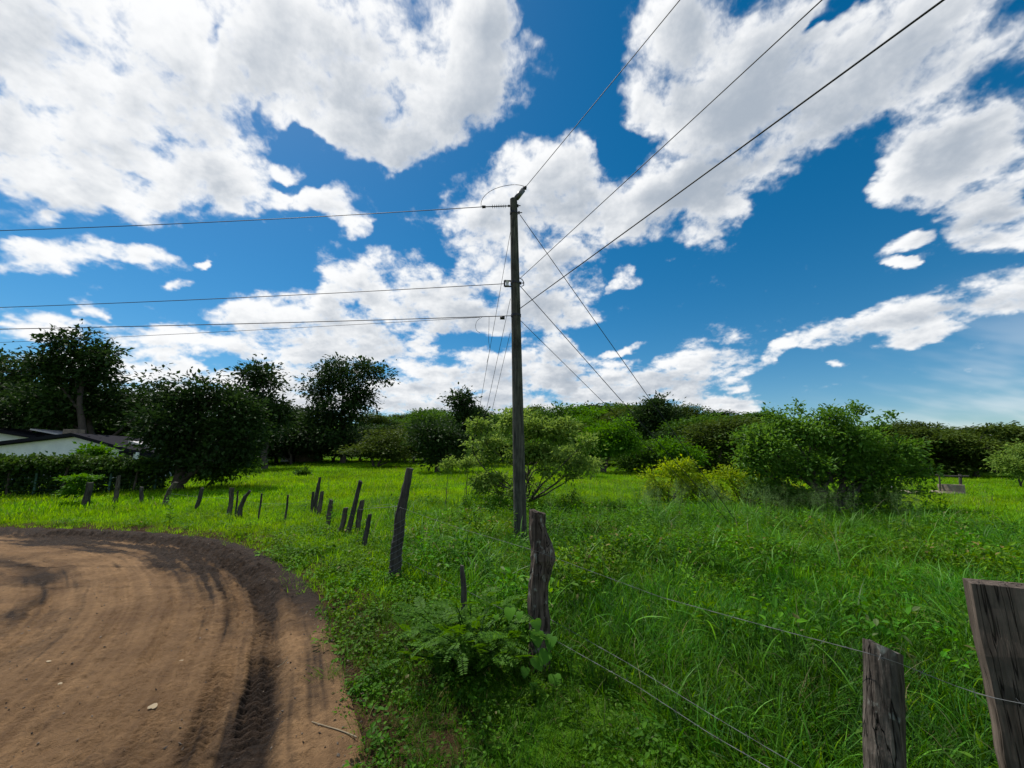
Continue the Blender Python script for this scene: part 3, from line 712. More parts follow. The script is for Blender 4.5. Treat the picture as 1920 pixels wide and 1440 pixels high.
# shed under the trees
S0 = at(556, 846, 47.0); sz = gz(S0[0], 47.0)
shed = thing('garden_shed', 'small pale shed in the shade under the trees at the back of the meadow', 'shed', (S0[0], 47, sz)); so_ = np.array([S0[0], 47, sz])
m = MB(); m.box((S0[0]+0.2, 48.2, sz+1.0), (3.6, 2.2, 2.6)); m.obj('wall', M_conc, shed, False, so_)
m = MB(); m.box((S0[0]+0.2, 48.1, sz+2.42), (4.1, 2.8, 0.16)); m.obj('roof', M_sheet, shed, False, so_)
m = MB(); m.box((S0[0]-0.6, 47.08, sz+0.8), (0.9, 0.06, 1.9)); m.obj('door', M_roof, shed, False, so_)
wp = at(528, 842, 45.0); m = MB(); m.prism([(0, 0, 0), (0.9, 0, 0.05), (0.7, 0, 0.35), (0.1, 0, 0.4)], (0, 0, 0), (0, 0.5, 0))
thing('white_tarp', 'small white tarp bundle in the shade beside the pale shed', 'tarp', (wp[0], 45, gz(wp[0], 45)+0.25), None, m.mesh('white_tarp', M_plaster))

# well
W0 = foot(1786, 926); wz = W0[2]
well = thing('water_well', 'round concrete well ring with a post and crossbar in the far right meadow', 'well', W0)
m = MB(); m.lathe([(0.44, 0), (0.46, 0.40), (0.46, 0.44), (0.37, 0.44), (0.35, 0.05)], W0, 24); m.obj('well_ring', M_conc, well, False, W0)
m = MB(); m.lathe([(0.0, 0.12), (0.58, 0.13), (0.62, 0.05), (0.62, -0.3)], W0-[0.25, 0, 0], 24); m.obj('base_slab', M_conc, well, False, W0)
for du in (-24, 15):
    a = at(1786+du, 924, W0[1]); b = at(1786+du-1, 889, W0[1]); m = MB(); m.tube([a-[0, 0, 0.3], b], 0.06 if du > 0 else 0.035, 7); m.obj('upright', M_post, well, False, W0)
a, b = at(1742, 890, W0[1]-0.05), at(1816, 893, W0[1]-0.05); m = MB(); m.tube([a, (a+b)/2-[0, 0, 0.03], b], 0.04, 7); m.obj('crossbar', M_post, well, False, W0)
for lab, u, v, sz_ in (('white flat stone in the grass left of the concrete well', 1664, 917, 0.5), ('grey boulder half sunk in the grass between the big bush and the well', 1702, 926, 0.55)):
    p = foot(u, v); r = np.random.RandomState(int(u)); m = MB(); prof = [(0.0, 0.30), (0.6, 0.25), (0.95, 0.05), (1.0, -0.2)]
    m.lathe([(a_*sz_, b_*sz_) for a_, b_ in prof], (0, 0, 0), 12)
    V = m.V[0]; V *= (1+0.25*(r.rand(len(V), 1)-0.5))
    thing('field_stone', lab, 'stone', p, None, m.mesh('field_stone', M_plaster if u < 1680 else M_conc, True))
# ---------------------------------------------------------------- trees and shrubs
def leaf_quads(C, D, L, W, rng, fold=0.25, up=None):
    """leaf faces: C base points, D unit directions, L lengths, W widths; each leaf a folded rhombus of two triangles"""
    n = len(C)
    r = rng.randn(n, 3) if up is None else up+0.45*rng.randn(n, 3)
    S = np.cross(D, r); S /= np.linalg.norm(S, axis=1)[:, None]+1e-9
    Nn = np.cross(S, D)
    L = np.broadcast_to(L, (n,))[:, None]; W = np.broadcast_to(W, (n,))[:, None]
    mid = C+D*L*0.45-Nn*L*0.06
    V = np.stack([C, mid+S*W/2+Nn*W*fold, C+D*L-Nn*L*0.12, mid-S*W/2+Nn*W*fold], 1)
    i = np.arange(n)[:, None]*4
    F = np.concatenate([i+np.array([[0, 1, 2]]), i+np.array([[0, 2, 3]])])
    return V.reshape(-1, 3), F
def unit(v): return v/(np.linalg.norm(v, axis=-1, keepdims=True)+1e-9)

def crown_mesh(name, lobes, n_leaf, leaf, mat, rng, sprig=0.45, per=16, flatten=1.0, shell=0.55, droop=0.15, gap=0.0, wide=0.55):
    """lobes: rows of cx cy cz rx ry rz; leaves gather in sprigs near the surface of the lobes"""
    # every lobe is an uneven bunch of smaller boughs, some reaching out of it
    sub = []
    for l in np.array(lobes, float):
        big = max(l[3], l[5]); kk = 4 if big < 0.5 else 6
        for _ in range(kk):
            dr = unit(rng.randn(3)); dr[2] = dr[2]*0.8+0.1; f = 0.40+0.42*rng.rand(); sc_ = 0.36+0.34*rng.rand()
            if rng.rand() < 0.16: f, sc_ = 0.95+0.2*rng.rand(), 0.20+0.14*rng.rand()
            sub.append([*(l[:3]+dr*l[3:]*f), *(l[3:]*sc_)])
        sub.append([*l[:3], *(l[3:]*0.6)])
    lobes = np.array(sub, float); vol = (lobes[:, 3]*lobes[:, 4]*lobes[:, 5])**(2/3)
    ns = max(6, int(n_leaf/per)); pick = rng.choice(len(lobes), ns, p=vol/vol.sum())
    d = unit(rng.randn(ns, 3)); d[:, 2] = np.where(d[:, 2] < -0.5, -d[:, 2]*0.6, d[:, 2]); d = unit(d)
    lump = 1+0.22*np.sin(d[:, 0]*5.1+pick*1.7)*np.cos(d[:, 1]*4.3-pick)*1.0+0.12*np.sin(d[:, 2]*9+d[:, 0]*7+pick)
    rad = (shell+(1-shell)*rng.rand(ns)**0.6)*lump*np.where(rng.rand(ns) < 0.12, 1.14, 1.0)
    if gap:
        g = np.sin(d[:, 0]*7.7+pick*2)+np.sin(d[:, 1]*6.1-pick)+np.sin(d[:, 2]*8.3+pick*0.7); keep = g < 3*(1-gap); d, rad, pick = d[keep], rad[keep], pick[keep]; ns = len(d)
    C = lobes[pick, :3]+d*lobes[pick, 3:]*rad[:, None]
    tint = np.clip(0.45+0.18*rng.randn(len(lobes))[pick]+0.14*rng.randn(ns), 0, 1)
    cnt = rng.poisson(per, ns)+3; idx = np.repeat(np.arange(ns), cnt); n = len(idx)
    off = rng.randn(n, 3)*sprig*np.array([1, 1, 0.7*flatten]); P = C[idx]+off
    D = unit(off/sprig*0.5+d[idx]*0.6+rng.randn(n, 3)*0.55+np.array([0, 0, -droop]))
    D[:, 2] *= flatten; D = unit(D)
    Ls = leaf*(0.45+0.95*rng.rand(n))
    V, F = leaf_quads(P, D, Ls, Ls*wide, rng, up=np.array([0, 0, 1.0]))
    t = np.clip(tint[idx]+0.16*rng.randn(n), 0, 1)
    return new_mesh(name, V, F, mat, False, {'tint': np.repeat(t, 4)}), C
def limb(m, a, b, r0, r1, rng, bend=0.12, n=7, sides=6):
    a = np.asarray(a, float); b = np.asarray(b, float); t = np.linspace(0, 1, n)[:, None]; L = np.linalg.norm(b-a)
    c = (a+b)/2+rng.randn(3)*bend*L*np.array([1, 1, 0.4])+np.array([0, 0, 0.06*L])
    P = (1-t)**2*a+2*t*(1-t)*c+t*t*b; P[1:-1] += rng.randn(n-2, 3)*r0*0.35
    m.tube(P, r0+(r1-r0)*t[:, 0], sides, False); return P
def tree(name, label, base, lobes, n_leaf, leaf, mat, bark, seed, r0=0.2, stems=1, cat='tree', group=None, twigs=60, fork=0.35, **kw):
    """base: world foot point; lobes relative to it"""
    rng = np.random.RandomState(seed)
    o = thing(name, label, cat, base, group)
    me, C = crown_mesh('crown', lobes, n_leaf, leaf, mat, rng, **kw)
    link('crown', me, o)
    m = MB(); L = np.array(lobes, float)
    top = L[:, :3].mean(0); low = (L[:, 2]-L[:, 5]).min()
    for k in range(stems):
        ft = np.array([(rng.rand()-0.5)*r0*3*(stems > 1), (rng.rand()-0.5)*r0*2*(stems > 1), -0.25])
        # a leader up through the crown; limbs leave it at different heights
        mine = [q for q in range(len(L)) if q % stems == k]
        cen = L[mine, :3].mean(0) if mine else top
        end = np.array([cen[0]*0.8+ft[0], cen[1]*0.8, cen[2]+0.25*L[:, 5].mean()])
        f1_ = max(0.22, min(0.5, low/max(end[2], 0.5)*0.9)) if low > 0 else 0.22
        ld = limb(m, ft, end, r0*1.15, r0*0.25, rng, 0.05, 12, 8)
        for q in mine:
            f = np.clip((L[q, 2]-0.9*np.hypot(L[q, 0]-end[0]*0.6, L[q, 1]))/max(end[2], 0.3)+0.05*rng.randn(), f1_, 0.92)
            i_ = int(f*(len(ld)-1)); limb(m, ld[i_], L[q, :3], r0*(0.75-0.55*f), r0*0.12, rng, 0.12, 8, 6)
    sel = rng.choice(len(C), min(twigs, len(C)), replace=False)
    for i_ in sel:
        q = np.argmin(np.linalg.norm((L[:, :3]-C[i_])/L[:, 3:], axis=1)); limb(m, L[q, :3]*0.85+C[i_]*0.15, C[i_], r0*0.16, r0*0.04, rng, 0.12, 4, 4)
    link('trunk', m.mesh('trunk', bark, True), o)
    return o
def px_lobes(base, Y, blobs, depth=0.9):
    """blobs in photo pixels (u, v, half width, half height[, depth offset m]) standing Y metres away -> lobes relative to base"""
    out = []
    for b in blobs:
        u, v, ru, rv = b[:4]; dy = b[4] if len(b) > 4 else 0.0
        c = at(u, v, Y+dy); dep = (Y+dy)*math.cos(PITCH)+(c[2]-CAMH)*math.sin(PITCH)
        rx, rz = 0.88*ru/FPX*dep, 0.88*rv/FPX*dep
        out.append([c[0]-base[0], c[1]-base[1], c[2]-base[2], rx, max(rx, rz)*depth, rz])
    return out
def base_at(u, Y):
    p = at(u, 880, Y); return np.array([p[0], Y, gz(p[0], Y)])
s = NT('bark'); n = s.noise(1.0, 5, 0.65, s.coord((14, 14, 3))); s.set(Base_Color=s.mix(n, (0.025, 0.020, 0.016), (0.11, 0.095, 0.078)), Roughness=0.95); s.bump(n, 0.8, 0.02); M_bark = s.m
L_dark = leaf_mat('dark_evergreen_leaf', (0.013, 0.034, 0.008), (0.038, 0.082, 0.016), 0.27)
L_olive = leaf_mat('olive_layered_leaf', (0.032, 0.062, 0.008), (0.095, 0.145, 0.018), 0.33)
L_mid = leaf_mat('mid_green_leaf', (0.028, 0.080, 0.008), (0.085, 0.190, 0.018), 0.36)
L_bright = leaf_mat('bright_green_leaf', (0.045, 0.135, 0.006), (0.100, 0.260, 0.012), 0.42)
L_pale = leaf_mat('pale_green_leaf', (0.095, 0.180, 0.022), (0.250, 0.370, 0.075), 0.45)
L_yellow = leaf_mat('yellow_green_leaf', (0.120, 0.230, 0.010), (0.370, 0.470, 0.024), 0.48)
L_bush = leaf_mat('glossy_bush_leaf', (0.045, 0.125, 0.009), (0.140, 0.290, 0.034), 0.42, 0.5, 0.22)
BK = M_bark
def px_tree(name, label, u, Y, blobs, n, leaf, mat, seed, r0=0.2, **kw):
    b = base_at(u, Y); return tree(name, label, b, px_lobes(b, Y, blobs, kw.pop('depth', 0.9)), n, leaf, mat, BK, seed, r0, **kw)
# left side
px_tree('broadleaf_tree', 'dark broad tree cut by the left edge of the photo', -30, 36, [(-10,735,95,80),(30,700,55,45),(-60,690,80,70),(-20,790,100,40)], 7000, 0.34, L_dark, 21, 0.3, sprig=0.5)
px_tree('broadleaf_tree', 'tall tree with a round airy crown rising above the white house', 150, 31, [(145,665,62,40),(100,690,38,38),(185,695,38,38),(140,715,70,35)], 5200, 0.36, L_dark, 22, 0.28, sprig=0.42, gap=0.08)
px_tree('broadleaf_tree', 'wide dark tree forming the mass behind the white house roof', 200, 33, [(90,760,90,55),(190,765,80,55),(265,770,70,50),(150,785,120,28),(40,780,80,35)], 8500, 0.38, L_dark, 23, 0.3, sprig=0.6)
px_tree('broadleaf_tree', 'big near dark tree with a leaning trunk at the right end of the hedge', 332, 19.0, [(330,765,52,46),(395,752,56,44),(440,775,46,46),(370,820,80,46),(430,825,52,42),(310,812,42,46),(298,722,20,24),(410,858,62,24),(345,862,48,25)], 13000, 0.22, L_dark, 24, 0.22, sprig=0.34, twigs=120)
px_tree('broadleaf_tree', 'dark round topped tree just right of the big near tree', 495, 36, [(495,720,46,38),(470,760,50,45),(515,775,42,45),(490,815,55,45)], 6000, 0.36, L_dark, 25, 0.26, sprig=0.45)
px_tree('broadleaf_tree', 'large twin crowned dark tree at the back left of the meadow', 640, 44, [(628,715,50,46),(690,705,36,36),(600,745,42,42),(680,755,45,45),(640,790,72,45),(585,790,28,35),(640,835,75,30)], 12000, 0.38, L_dark, 26, 0.32, sprig=0.5, gap=0.06)
px_tree('layered_shrub', 'low layered olive bush at the foot of the twin crowned tree', 706, 36, [(706,850,58,20),(715,828,42,20),(680,845,32,18),(742,858,24,12)], 4200, 0.26, L_olive, 27, 0.12, cat='bush', sprig=0.5, flatten=0.4, stems=2, twigs=20)
px_tree('broadleaf_tree', 'small dark tree with two thin trunks standing alone in the meadow', 822, 29, [(818,830,48,38),(800,810,28,26),(848,835,28,34),(822,862,40,14)], 5000, 0.26, L_dark, 28, 0.10, stems=2, sprig=0.35)
px_tree('broadleaf_tree', 'tall narrow dark tree left of the utility pole', 872, 38, [(872,765,28,30),(862,795,32,30),(890,800,22,32),(872,835,34,35)], 4800, 0.34, L_dark, 29, 0.22, sprig=0.42)
px_tree('broadleaf_tree', 'small dark shrubby tree filling the shade below the round topped tree', 545, 42, [(540,820,40,30),(500,840,45,22),(570,812,25,28)], 3000, 0.36, L_dark, 30, 0.15, sprig=0.5)
px_tree('round_shrub', 'small dark bush at the foot of the leaning trunk of the near tree', 385, 20, [(390,882,30,18),(420,885,26,15),(455,872,24,18)], 2600, 0.17, L_mid, 31, 0.05, cat='bush', sprig=0.25, twigs=20)
px_tree('round_shrub', 'small round bush alone on the bright meadow', 566, 27, [(566,889,11,12)], 700, 0.16, L_mid, 32, 0.03, cat='bush', sprig=0.14, twigs=10)
# centre
def pale_tree():
    b = foot(988, 948); Y = b[1]; rng = np.random.RandomState(41)
    lob = [(900,805,24,20),(925,830,30,22),(915,865,28,22),(905,900,26,18),(940,905,22,18),(960,800,34,24),(1015,810,38,26),(1050,820,36,24),(1090,835,26,20),
           (1000,850,34,20),(1045,860,30,18),(1085,870,24,14),(1050,893,28,12),(1095,880,16,9),(965,860,24,22),(990,780,22,18),(1062,800,20,20),(985,895,18,14),(895,915,22,14),(925,925,22,12),(960,915,20,14),(1020,880,24,14),(1000,915,14,10),(890,840,16,14)]
    lobes = px_lobes(b, Y, [(u_, v_, a_*0.86, b_*0.86) for u_, v_, a_, b_ in lob], 1.0)
    for i_, l in enumerate(lobes): l[1] += rng.randn()*0.7
    tree('spreading_tree', 'loose pale green spreading tree right behind the utility pole', b, lobes, 9500, 0.14, L_pale, BK, 41, 0.055, twigs=260, fork=0.25, sprig=0.13, per=18, droop=0.3, gap=0.12, shell=0.5)
pale_tree()
px_tree('broadleaf_tree', 'bright domed tree with dark underside and slim trunk in mid meadow', 1131, 31, [(1140,815,46,26),(1110,830,26,20),(1172,832,22,20),(1138,838,50,18)], 6500, 0.24, L_bright, 42, 0.12, sprig=0.35, stems=2)
px_tree('pale_shrub', 'pale shrub left of the bright domed tree trunk', 1085, 26, [(1080,868,24,16),(1060,850,20,18),(1110,872,18,10)], 2400, 0.17, L_pale, 43, 0.05, cat='bush', sprig=0.22)
px_tree('green_shrub', 'mid green rounded shrub right of the bright domed tree', 1215, 33, [(1205,850,44,26),(1245,862,34,22),(1180,872,30,14)], 4200, 0.24, L_mid, 44, 0.08, cat='bush', sprig=0.35, stems=3)
px_tree('green_shrub', 'loose bright shrub low at the edge of the field before the dark tall tree', 1262, 30, [(1262,845,30,24),(1290,862,26,20)], 2600, 0.22, L_bright, 45, 0.06, cat='bush', sprig=0.3, stems=2)
px_tree('broadleaf_tree', 'tall dark tree on the hill standing highest right of the pole', 1232, 56, [(1228,768,38,26),(1262,780,30,22),(1205,788,34,24),(1240,810,55,25),(1278,805,24,20)], 6500, 0.44, L_dark, 46, 0.3, sprig=0.55)
# right
px_tree('layered_tree', 'wide layered olive tree left of the big right bush', 1350, 37, [(1345,825,70,30),(1310,850,45,30),(1390,835,45,30),(1330,875,60,20),(1370,805,50,18)], 8500, 0.32, L_olive, 51, 0.22, sprig=0.6, flatten=0.45)
px_tree('layered_tree', 'dark layered tree behind the olive one left of the big right bush', 1300, 47, [(1300,805,60,26),(1350,800,50,22),(1400,812,40,22)], 5200, 0.40, L_mid, 52, 0.24, sprig=0.6, flatten=0.5)
bb = foot(1545, 962); YB = bb[1]
tree('large_bush', 'largest broad bush in the right of the meadow with an airy top', bb,
     px_lobes(bb, YB, [(1435,840,60,42),(1520,822,66,42),(1590,838,62,48),(1650,870,60,40),(1480,885,70,45),(1560,895,80,50),(1640,910,55,36),(1405,865,34,36),(1700,890,38,22),(1470,795,40,24),(1545,790,45,22),(1715,925,32,14),(1680,850,45,28),(1500,935,60,24),(1590,940,60,20),(1440,920,40,24),(1655,940,40,14)], 0.8),
     21000, 0.125, L_bush, BK, 53, 0.13, stems=4, cat='bush', twigs=240, sprig=0.16, per=15, gap=0.08)
def airy_sprays(label, shoots, seed, mat, Y, leaf, nl):
    b = foot(1560, 962); rng = np.random.RandomState(seed); o = thing('flowering_sapling', label, 'sapling', (b[0], Y, gz(b[0], Y)))
    m = MB(); Cs, Ds = [], []
    o0 = np.array([b[0], Y, gz(b[0], Y)])
    for pth in shoots:
        P = chaikin([at(u, v, Y+rng.randn()*0.25) for u, v in pth], 2)-o0
        m.tube(P, np.linspace(0.016, 0.004, len(P)), 4, False)
        for k in range(nl):
            f = 0.25+0.75*rng.rand(); i_ = f*(len(P)-1); a = P[int(i_)]; 
            for _ in range(7):
                Cs.append(a+rng.randn(3)*0.085); Ds.append(rng.randn(3)+np.array([0, 0, -0.15]))
    Cs = np.array(Cs); Ds = unit(np.array(Ds)); Ls = leaf*(0.7+0.6*rng.rand(len(Cs)))
    V, F = leaf_quads(Cs, Ds, Ls, Ls*0.5, rng, up=np.array([0, 0, 1.0]))
    link('crown', new_mesh('crown', V, F, mat, False, {'tint': np.repeat(np.clip(0.5+0.25*rng.randn(len(Cs)), 0, 1), 4)}), o)
    link('trunk', m.mesh('trunk', BK, True), o)
airy_sprays('airy slender branches sticking up out of the largest right bush', [
    [(1540,860),(1510,800),(1490,765),(1460,770),(1432,770)], [(1540,860),(1520,790),(1500,765),(1490,755)], [(1550,850),(1560,800),(1585,775),(1622,768)],
    [(1560,850),(1600,800),(1640,785),(1676,778)], [(1560,850),(1590,800),(1610,775),(1606,762)], [(1545,850),(1550,800),(1560,772),(1580,775)], [(1570,850),(1620,815),(1650,800),(1655,795)],
    [(1560,850),(1580,795),(1595,785),(1600,757)], [(1540,850),(1490,800),(1455,785),(1440,775)]], 54, L_bush, YB+0.4, 0.13, 22)
ys = foot(1250, 945)
tree('yellow_shrub', 'yellow green loose shrub, left one of two beside the guy wires', ys, px_lobes(ys, ys[1], [(1222,895,18,14),(1255,880,22,18),(1288,874,14,18),(1232,918,28,16),(1275,908,26,18),(1310,900,18,14),(1300,925,26,14)], 0.9), 4000, 0.105, L_yellow, BK, 61, 0.04, stems=3, cat='bush', twigs=60, sprig=0.15, gap=0.1)
ys = foot(1395, 948)
tree('yellow_shrub', 'yellow green loose shrub, right one in front of the largest bush', ys, px_lobes(ys, ys[1], [(1335,912,26,14),(1362,892,24,20),(1400,905,34,20),(1440,915,34,16),(1475,922,28,16),(1500,935,20,12),(1345,932,30,12),(1410,932,50,14),(1420,885,16,14)], 0.8), 5200, 0.10, L_yellow, BK, 62, 0.04, stems=4, cat='bush', twigs=70, sprig=0.15, gap=0.12)
px_tree('layered_tree', 'dark layered tree left of the well at the right tree line', 1735, 40, [(1735,845,50,30),(1700,850,40,28),(1770,850,40,28),(1728,815,30,16),(1740,880,60,14)], 6500, 0.32, L_olive, 63, 0.2, sprig=0.55, flatten=0.45)
px_tree('layered_tree', 'wide dark layered tree behind the well at the right tree line', 1825, 38, [(1820,840,60,30),(1790,825,40,16),(1860,850,55,30),(1830,872,70,16),(1848,808,34,14)], 8500, 0.32, L_olive, 64, 0.24, sprig=0.55, flatten=0.42)
px_tree('layered_tree', 'tallest layered tree at the right edge of the photo', 1915, 46, [(1885,812,44,24),(1930,818,50,30),(1910,855,60,30),(1975,840,60,36)], 6500, 0.38, L_olive, 65, 0.26, sprig=0.6, flatten=0.45)
px_tree('pale_shrub', 'small pale green tree at the right edge in front of the dark tree line', 1905, 25, [(1900,880,26,22),(1925,850,24,24),(1885,870,18,12),(1930,885,24,20)], 3200, 0.17, L_pale, 66, 0.06, sprig=0.26, cat='tree')
# sparse saplings in the meadow
px_tree('slender_sapling', 'thin sapling with feathery top rising above the hill line right of the pole', 1050, 40, [(1045,775,9,14),(1068,772,10,12),(1052,795,14,14)], 900, 0.30, L_mid, 67, 0.05, cat='sapling', sprig=0.28, twigs=14)
px_tree('slender_sapling', 'tiny dark seedling standing in the meadow right of the pole', 1073, 14.5, [(1074,925,4,5),(1071,935,3,6)], 90, 0.08, L_mid, 68, 0.012, cat='sapling', sprig=0.05, twigs=6)
for i_, (u, v, lab) in enumerate(((845, 890, 'left one of two pale seedlings left of the pale spreading tree'), (878, 888, 'right one of two pale seedlings left of the pale spreading tree'))):
    px_tree('slender_sapling', lab, u-8, 13.5, [(u+2, v-22, 11, 9), (u-6, v-14, 8, 7)], 420, 0.10, L_pale, 69+i_, 0.014, cat='sapling', sprig=0.10, twigs=8)
px_tree('slender_sapling', 'leafy sapling sprouting beside the thick post near the hedge', 150, 14.5, [(135,900,13,5),(165,897,14,6),(150,912,12,8),(140,925,14,8)], 900, 0.13, L_bright, 73, 0.015, cat='sapling', sprig=0.12, flatten=0.5, twigs=12)
# trees on the wooded hill behind: seven crown shapes shared by many trees, each tree an object of its own
rngH = np.random.RandomState(77)
HILL = []
def proto(seed, mat, flat, leaf):
    r = np.random.RandomState(seed); L = [[0, 0, 4.6, 2.6, 2.6, 1.9]]
    for k in range(6):
        a = k*1.05+r.rand(); L.append([math.cos(a)*2.1*(0.7+0.5*r.rand()), math.sin(a)*2.1, 3.6+1.9*r.rand(), 1.5+0.6*r.rand(), 1.6, 1.1+0.5*r.rand()])
    L.append([0, 0, 2.2, 2.6, 2.6, 1.6])
    me, C = crown_mesh('crown', L, 6500, leaf*0.9, mat, r, sprig=0.42, flatten=flat)
    m = MB(); limb(m, (0, 0, -1), (0.2, 0.1, 2.6), 0.24, 0.16, r, 0.04, 6, 7)
    for l in L[1:7]: limb(m, (0.2, 0.1, 2.5), l[:3], 0.12, 0.03, r)
    return me, m.mesh('trunk', BK, True)
PRO = [proto(1, L_mid, 0.6, 0.36), proto(2, L_olive, 0.45, 0.36), proto(3, L_bright, 0.7, 0.34), proto(4, L_mid, 0.9, 0.38), proto(5, L_dark, 0.8, 0.38), proto(6, L_olive, 0.7, 0.36)]
KINDW = ['mid green', 'flat layered olive', 'bright green', 'rounded green', 'dark green', 'olive']
hill_spec = []   # u, v top, Y, width px, proto
for u, vt, Y, w, p in ((735,785,62,80,1),(770,778,70,85,1),(805,785,60,70,3),(835,795,52,60,4),(915,785,66,70,3),(945,778,78,80,0),(985,782,60,70,2),(1010,776,70,80,3),
        (1040,785,52,64,0),(1075,772,72,90,2),(1105,775,62,70,2),(1145,765,78,90,0),(1175,772,66,80,1),(1195,785,58,70,3),(1290,778,72,80,0),(1320,785,64,90,3),(1365,790,76,90,1),
        (1405,792,62,80,1),(1440,795,70,80,0),(1480,800,66,80,4),(1530,800,76,90,1),(1580,802,66,90,1),(1630,806,60,80,5),(1680,806,70,90,1),(1720,808,60,80,5),(1765,806,66,80,4),(1800,803,62,70,1),(1955,800,60,100,1),
        (700,800,66,80,4),(660,800,70,80,4),(560,790,66,80,4),(520,800,60,80,4),(420,790,60,90,4),(370,780,66,90,4),(300,780,60,90,4),(245,760,52,80,4),(60,720,46,120,4),(-60,700,50,150,4),
        (760,815,48,70,1),(795,812,46,60,5),(930,800,50,60,0),(1020,815,46,60,2),(1060,818,44,60,0),(1160,810,48,60,3),(1205,830,44,60,0),(1000,840,40,56,3),
        (735,825,46,90,4),(775,835,43,80,1),(845,825,44,80,4),(905,830,42,70,3),(945,825,44,80,0),(985,815,47,80,2),(1035,800,50,90,1),(1085,805,47,80,3),(1115,840,42,70,0),(1180,820,45,80,2),(1230,835,43,80,3),
        (1265,815,47,80,4),(1310,815,44,80,0),(1380,820,46,90,3),(1425,815,44,80,1),(1460,820,48,90,0),(1690,835,46,90,4),(1750,840,44,90,5),(1860,835,44,90,1),
        (515,822,46,70,4),(590,815,49,80,4),(625,825,47,80,4),(675,820,48,80,4),(440,820,44,80,4),(395,815,48,80,4),
        (689,781,84,85,1),(732,782,92,64,0),(760,774,108,79,5),(805,784,84,69,3),(850,779,100,70,1),(877,770,100,68,4),(910,778,100,87,1),(956,769,92,71,0),(995,775,100,64,5),(1034,773,108,78,3),(1069,764,92,77,1),(1108,761,100,62,4),(1147,768,100,89,1),(1192,764,108,75,0),(1223,769,108,67,5),(1259,770,100,88,3),(1291,769,84,76,1),(1336,778,108,84,4),(1376,775,92,64,1),(1417,778,108,70,0),(1447,783,108,85,5),(1490,790,92,90,3),(1528,783,84,84,1),(1563,788,92,65,4),(1604,788,100,76,1),(1632,788,100,84,0),(1672,794,100,62,5),(1718,795,100,92,3),(1750,801,108,89,1),(1786,791,92,90,4),(1836,789,92,70,1),(1872,794,92,72,0),(1898,792,84,76,5),(1941,794,100,71,3),(1977,797,92,75,1),
        (230,738,50,90,4),(285,748,48,90,4),(180,745,46,90,4),(105,748,44,90,4),(530,765,56,70,4),(470,752,54,80,4)):
    hill_spec.append((u, vt+(rngH.rand()*24-13+(30 if u > 1430 else 0) if Y > 80 else rngH.rand()*40-20 if 1430 < u else rngH.rand()*30-10 if 720 < u else 0), Y, w*(0.65+0.75*rngH.rand()), p))
hill_spec.sort()
for i_, (u, vt, Y, w, p) in enumerate(hill_spec):
    b = base_at(u, Y); t_ = at(u, vt, Y); hgt = t_[2]-b[2]; wid = w/FPX*Y*1.25
    o = link('hill_tree', None, None, Vector(b)); o['category'] = 'tree'; o['group'] = 'trees on the wooded hill'
    o['hill_u'] = u
    sx = wid/7.2; szz = hgt/6.25
    o.scale = (sx, sx, szz); o.rotation_euler = (0, 0, rngH.rand()*6.28)
    link('crown', PRO[p][0], o); link('trunk', PRO[p][1], o)
    HILL.append((u, vt, Y, p, o))
ORD = ['first', 'second', 'third', 'fourth', 'fifth', 'sixth', 'seventh', 'eighth', 'ninth', 'tenth', 'eleventh', 'twelfth', 'thirteenth', 'fourteenth', 'fifteenth', 'sixteenth', 'seventeenth', 'eighteenth']
WHERE = ((470, 'behind the white house'), (720, 'behind the twin crowned tree'), (960, 'on the hill left of the pole'), (1230, 'on the hill right of the pole'),
         (1430, 'above the olive layered tree'), (1700, 'behind the largest bush'), (9999, 'behind the well'))
def where(u): return next(w for k, w in WHERE if u < k)
cnt = {}
for u, vt, Y, p, o in HILL:
    k = (p, where(u)); n_same = sum(1 for q in HILL if (q[3], where(q[0])) == k); cnt[k] = cnt.get(k, 0)+1
    o['label'] = ((ORD[cnt[k]-1]+' from left of the ' if n_same > 1 else 'only ')+KINDW[p]+(' trees ' if n_same > 1 else ' tree ')+where(u))
    del o['hill_u']

# hedge: vines over a wire fence in front of the house
rng = np.random.RandomState(8)
f0, f1 = foot(-110, 938), foot(300, 922); hd = (f1-f0); hl = np.linalg.norm(hd[:2]); hu = hd/hl
hedge = thing('vine_hedge', 'long wire fence overgrown with leafy vines in front of the white house', 'hedge', f0)
for k in np.linspace(0.03, 0.97, 9):
    p = f0+hd*k; zz = gz(p[0], p[1]); m = MB(); m.tube([(p[0], p[1], zz-0.3), (p[0]+0.15*rng.randn()*0.5, p[1], zz+1.55)], 0.045, 7); m.obj('hedge_post', M_green if rng.rand() < 0.5 else M_post, hedge, True, f0)
m = MB()
for zz in np.arange(0.1, 1.55, 0.16): m.tube([f0+[0, 0.05, zz], f0+hd*0.5+[0, 0.05, zz], f1+[0, 0.05, zz]], 0.006, 3, False)
for k in np.arange(0, hl, 0.22):
    p = f0+hu*k; m.tube([p+[0, 0.05, 0.05], p+[0, 0.05, 1.5]], 0.005, 3, False)
m.obj('wire_netting', M_green, hedge, False, f0)
n = 21000
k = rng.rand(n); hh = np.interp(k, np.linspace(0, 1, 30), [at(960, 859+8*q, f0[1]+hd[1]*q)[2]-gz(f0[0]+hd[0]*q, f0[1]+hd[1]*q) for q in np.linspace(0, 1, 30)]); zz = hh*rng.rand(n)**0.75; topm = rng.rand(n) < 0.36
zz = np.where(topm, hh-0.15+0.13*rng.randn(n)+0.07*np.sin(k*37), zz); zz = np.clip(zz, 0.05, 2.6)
P = f0+hd*k[:, None]+np.stack([0*k, np.where(topm, 0.28*rng.randn(n), 0.25+0.16*rng.randn(n)), zz], 1)
P -= f0
